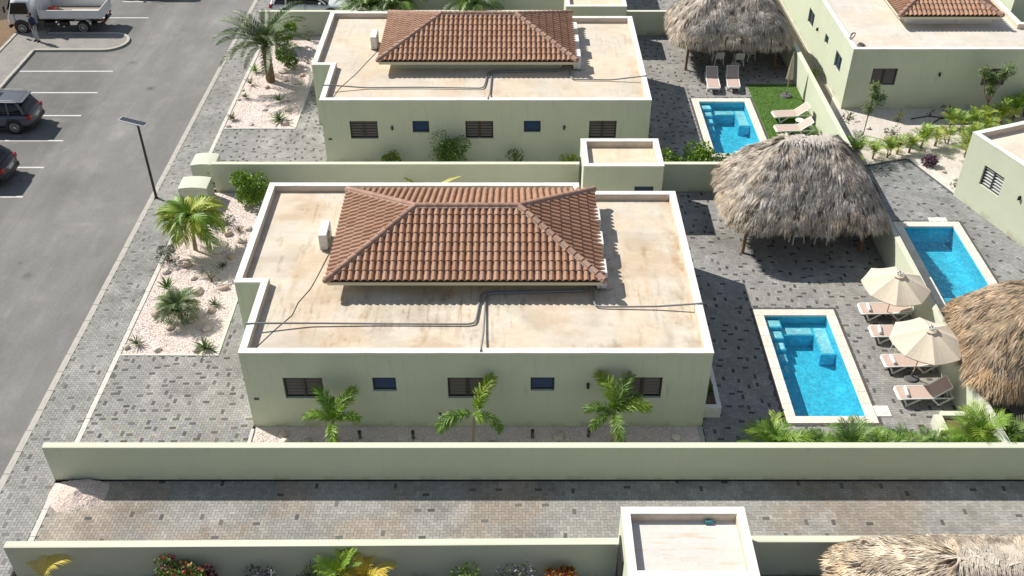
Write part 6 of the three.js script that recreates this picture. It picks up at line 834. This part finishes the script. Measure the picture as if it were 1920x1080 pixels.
{ // tipper truck
  const cx = -27.5, cz = -58.9, t = thing('tipper_truck', 'white tipper truck with an open drop-side bed', 'truck', [cx, -0.12, cz]); OFF.set(t, V(0, 0, 0));
  const W = 0.95, wt = new THREE.MeshPhysicalMaterial({ color: rgb(0.62, 0.64, 0.66), roughness: 0.4, clearcoat: 0.6 });
  // cab faces -x
  part('cab', loft([[-2.95, W * 0.93, 0.55, 1.15, 0.03, -0.03], [-2.88, W * 0.97, 0.5, 1.3, 0.04, -0.04], [-2.55, W, 0.5, 2.1, 0.1], [-2.2, W, 0.5, 2.2, 0.12], [-1.45, W, 0.5, 2.18, 0.12], [-1.36, W * 0.98, 0.55, 2.1, 0.12]], 32, 5), wt, t);
  part('windscreen', tris([[-2.925, 1.28, -0.8], [-2.925, 1.28, 0.8], [-2.6, 2.0, 0.72], [-2.925, 1.28, -0.8], [-2.6, 2.0, 0.72], [-2.6, 2.0, -0.72]]).translate(-0.05, 0.03, 0), M.glass, t);
  for (const s of [-1, 1]) { const z = s * (W + 0.012), zi = s * (W * 0.93 - 0.005); part('side_window', tris([[-2.72, 1.28, z], [-1.6, 1.28, z], [-1.6, 1.95, zi], [-2.72, 1.28, z], [-1.6, 1.95, zi], [-2.5, 1.95, zi]]), M.glass, t); part('door_gap', merge([bx(-1.56, -1.545, 0.6, 1.95, z - s * 0.03 - 0.01, z - s * 0.03 + 0.028), bx(-2.5, -2.485, 0.6, 1.25, z - s * 0.03 - 0.01, z - s * 0.03 + 0.028)]), M.acDark, t); part('door_handle', rbx(-1.75, -1.62, 1.12, 1.16, z - 0.02, z + 0.02, 0.008, 1), M.black, t);
    part('mirror', merge([rod([-2.75, 1.9, s * 0.92], [-2.85, 1.85, s * 1.12], 0.012), rbx(-2.9, -2.84, 1.45, 1.85, s * 1.14 - 0.09, s * 1.14 + 0.09, 0.02)]), M.black, t); part('headlight', rbx(-2.99, -2.9, 0.68, 0.84, s * 0.68 - 0.14, s * 0.68 + 0.14, 0.02), M.alu, t);
    part('step', rbx(-2.2, -1.75, 0.33, 0.42, s * 0.9 - 0.06, s * 0.9 + 0.06, 0.01, 1), M.black, t);
    part('bed_side', merge([rbx(-0.95, 2.72, 1.02, 1.5, s * 0.98 - 0.025, s * 0.98 + 0.025, 0.01, 1), ...[-0.9, 0.0, 0.9, 1.8, 2.66].map((x) => rbx(x - 0.03, x + 0.03, 1.0, 1.51, s * 1.0 - 0.03, s * 1.0 + 0.03, 0.008, 1)), rbx(-0.95, 2.72, 1.47, 1.53, s * 0.98 - 0.04, s * 0.98 + 0.04, 0.01, 1)]), wt, t);
    part('mudguard', merge([bar([0.95, 0.72, s * 0.85], [1.22, 0.95, s * 0.85], 0.26, 0.025), bar([1.22, 0.95, s * 0.85], [1.75, 0.95, s * 0.85], 0.26, 0.025), bar([1.75, 0.95, s * 0.85], [2.02, 0.72, s * 0.85], 0.26, 0.025)]), wt, t); part('tail_light', rbx(2.66, 2.72, 0.72, 0.84, s * 0.7 - 0.14, s * 0.7 + 0.14, 0.01, 1), mat(0.3, 0.01, 0.01, 0.2), t);
    wheel(t, -2.2, s * 0.87, 0.38, 0.22, s, 8); wheel(t, 1.48, s * 0.78, 0.4, 0.32, s, 8); part('wheel_arch', clean(new THREE.CylinderGeometry(0.46, 0.46, 0.16, 24).rotateX(PI / 2)), M.black, t, [-2.2, 0.45, s * 0.88]); }
  part('bed_floor', rbx(-0.98, 2.74, 0.96, 1.03, -0.97, 0.97, 0.01, 1), mat(0.3, 0.24, 0.18, 0.9, { map: tGrain }), t); part('headboard', rbx(-1.0, -0.94, 0.98, 2.15, -0.97, 0.97, 0.015), wt, t); part('tailgate', rbx(2.7, 2.76, 0.95, 1.56, -0.97, 0.97, 0.015), wt, t);
  part('chassis', merge([rbx(-2.6, 2.6, 0.6, 0.76, -0.42, -0.3, 0.01, 1), rbx(-2.6, 2.6, 0.6, 0.76, 0.3, 0.42, 0.01, 1), rbx(-1.3, 2.6, 0.8, 0.95, -0.5, 0.5, 0.01, 1), rbx(-0.9, -0.3, 0.4, 0.72, 0.45, 0.85, 0.04), rbx(0.0, 0.6, 0.42, 0.7, 0.5, 0.8, 0.08), rod([1.48, 0.4, -0.7], [1.48, 0.4, 0.7], 0.06), rod([-2.2, 0.38, -0.7], [-2.2, 0.38, 0.7], 0.05), rbx(2.5, 2.68, 0.5, 0.62, -0.85, 0.85, 0.02), rbx(-3.0, -2.85, 0.38, 0.6, -0.92, 0.92, 0.04)]), M.black, t);
  t.rotation.y = 0.0;
}
lone('tub', merge([cyl(0.2, 0.26, 0.3, 16), clean(new THREE.TorusGeometry(0.26, 0.02, 6, 20).rotateX(PI / 2).translate(0, 0.3, 0)), clean(new THREE.IcosahedronGeometry(0.2, 1).scale(1, 0.6, 1).translate(0, 0.3, 0))]), mat(0.5, 0.06, 0.025, 0.5), 'orange-red tub in the bed of the white truck', 'tub', [-27.95, 0.91, -58.75]);
lone('plank', bx(-1.2, 1.2, 0, 0.04, -0.11, 0.11), M.woodPale, 'pale wooden plank lying in the bed of the white truck', 'plank', [-26.35, 0.925, -58.15]);
lone('board', bx(-0.9, 0.9, 0, 0.03, -0.2, 0.2), M.white, 'whitish board lying in the truck bed behind the plank', 'board', [-26.0, 0.925, -58.95]);

// ---------------------------------------------------------------- the person by the truck
{
  const t = thing('person', 'person in dark blue top and light grey trousers standing by the white truck', 'person', [-28.42, -0.03, -56.75]); OFF.set(t, V(0, 0, 0));
  const field = (bones, cell, k = 0.03) => {                          // tapered capsules joined smoothly, meshed
    const lo = V(1e9, 1e9, 1e9), hi = lo.clone().negate(); for (const [a, b, r, q] of bones) for (const [p, s] of [[a, r], [b, q]]) { lo.min(V(p[0] - s, p[1] - s, p[2] - s)); hi.max(V(p[0] + s, p[1] + s, p[2] + s)); }
    const size = Math.max(hi.x - lo.x, hi.y - lo.y, hi.z - lo.z) * 1.15 + cell * 4, N = Math.min(110, Math.ceil(size / cell)), c = lo.clone().add(hi).multiplyScalar(0.5), mc = new MarchingCubes(N, new THREE.MeshBasicMaterial(), false, false, 400000); mc.isolation = 0;
    for (let z = 0; z < N; z++) for (let y = 0; y < N; y++) for (let x = 0; x < N; x++) {
      const p = V(c.x + ((x / N) * 2 - 1) * size / 2, c.y + ((y / N) * 2 - 1) * size / 2, c.z + ((z / N) * 2 - 1) * size / 2); let d = 1e3;
      for (const [a, b, r, q] of bones) { const A = V(...a), ab = V(...b).sub(A), u = clamp(p.clone().sub(A).dot(ab) / Math.max(1e-9, ab.lengthSq())), e = p.distanceTo(A.addScaledVector(ab, u)) - (r + (q - r) * u), h = clamp(0.5 + 0.5 * (d - e) / k); d = d + (e - d) * h - k * h * (1 - h); }
      mc.field[x + y * N + z * N * N] = -d;
    }
    mc.update(); const n = mc.count, g = new THREE.BufferGeometry(); g.setAttribute('position', new THREE.BufferAttribute(mc.positionArray.slice(0, n * 3), 3)); g.setAttribute('normal', new THREE.BufferAttribute(mc.normalArray.slice(0, n * 3), 3)); g.scale(size / 2, size / 2, size / 2).translate(c.x, c.y, c.z); g.computeVertexNormals(); return clean(planar(g));
  };
  const skin = mat(0.2, 0.105, 0.06, 0.6), hand = (s, w, d) => { const o = []; const P = (u, v, y) => [w[0] + u, w[1] - y, w[2] + v]; o.push([P(0, 0, 0), P(0, 0.005, 0.075), 0.024, 0.03]); [-0.026, -0.009, 0.009, 0.025].forEach((v, i) => { const l = [0.062, 0.078, 0.072, 0.055][i]; o.push([P(0, v, 0.085), P(s * 0.008, v, 0.085 + l * 0.55), 0.0095, 0.009], [P(s * 0.008, v, 0.085 + l * 0.55), P(s * 0.02, v, 0.085 + l), 0.009, 0.0075]); }); o.push([P(0, 0.024, 0.03), P(s * 0.012, 0.052, 0.07), 0.012, 0.01], [P(s * 0.012, 0.052, 0.07), P(s * 0.02, 0.05, 0.1), 0.01, 0.008]); return o; };
  const wl = [-0.27, 0.86, 0.06], wr = [0.28, 0.92, 0.13];
  const body = field([[[0, 1.42, 0], [0, 1.52, 0.015], 0.058, 0.052], [[0, 1.3, 0], [0, 0.98, 0], 0.14, 0.13], [[-0.17, 1.38, 0], [0.17, 1.38, 0], 0.065, 0.065], [[-0.2, 1.38, 0], [-0.25, 1.1, -0.01], 0.052, 0.042], [[-0.25, 1.1, -0.01], wl, 0.04, 0.028], [[0.2, 1.38, 0], [0.26, 1.12, 0], 0.052, 0.042], [[0.26, 1.12, 0], wr, 0.04, 0.028], [[-0.09, 0.92, 0], [-0.1, 0.5, 0.02], 0.085, 0.055], [[-0.1, 0.5, 0.02], [-0.11, 0.09, -0.02], 0.052, 0.036], [[0.09, 0.92, 0], [0.12, 0.5, 0.03], 0.085, 0.055], [[0.12, 0.5, 0.03], [0.14, 0.09, 0.0], 0.052, 0.036]], 0.018);
  const head = field([[[0, 1.62, 0.0], [0, 1.66, -0.005], 0.085, 0.09], [[0, 1.56, 0.035], [0, 1.6, 0.03], 0.05, 0.07], [[0, 1.6, 0.098], [0, 1.635, 0.088], 0.014, 0.009], [[-0.083, 1.6, 0], [-0.086, 1.63, -0.005], 0.012, 0.016], [[0.083, 1.6, 0], [0.086, 1.63, -0.005], 0.012, 0.016], [[-0.018, 1.568, 0.082], [0.018, 1.568, 0.082], 0.009, 0.009]], 0.006, 0.012);
  part('body', merge([body, head, field(hand(1, wl), 0.004, 0.006), field(hand(-1, wr), 0.004, 0.006)]), skin, t);
  part('shirt', field([[[0, 1.36, 0], [0, 0.93, 0], 0.165, 0.16], [[-0.16, 1.39, 0], [0.16, 1.39, 0], 0.078, 0.078], [[-0.2, 1.38, 0], [-0.245, 1.14, -0.01], 0.07, 0.062], [[0.2, 1.38, 0], [0.255, 1.16, 0], 0.07, 0.062]], 0.016), mat(0.02, 0.03, 0.065, 0.9), t);
  part('trousers', field([[[-0.06, 0.94, 0], [0.06, 0.94, 0], 0.135, 0.135], [[-0.09, 0.9, 0], [-0.1, 0.5, 0.02], 0.105, 0.078], [[-0.1, 0.5, 0.02], [-0.11, 0.12, -0.02], 0.075, 0.06], [[0.09, 0.9, 0], [0.12, 0.5, 0.03], 0.105, 0.078], [[0.12, 0.5, 0.03], [0.14, 0.12, 0.0], 0.075, 0.06]], 0.016), mat(0.4, 0.41, 0.43, 0.9), t);
  part('hair', field([[[0, 1.665, -0.015], [0, 1.68, -0.02], 0.095, 0.092]], 0.01), mat(0.012, 0.01, 0.009, 0.8), t);
  for (const s of [-1, 1]) { part('shoe', field([[[s > 0 ? 0.14 : -0.11, 0.045, -0.04], [s > 0 ? 0.16 : -0.12, 0.035, 0.15], 0.045, 0.036]], 0.01), mat(0.03, 0.028, 0.026, 0.7), t); part('eye', new THREE.SphereGeometry(0.011, 8, 6), mat(0.02, 0.02, 0.02, 0.2), t, [s * 0.032, 1.625, 0.084]); }
  t.rotation.y = -0.5;
}
renderer.render(scene, camera);
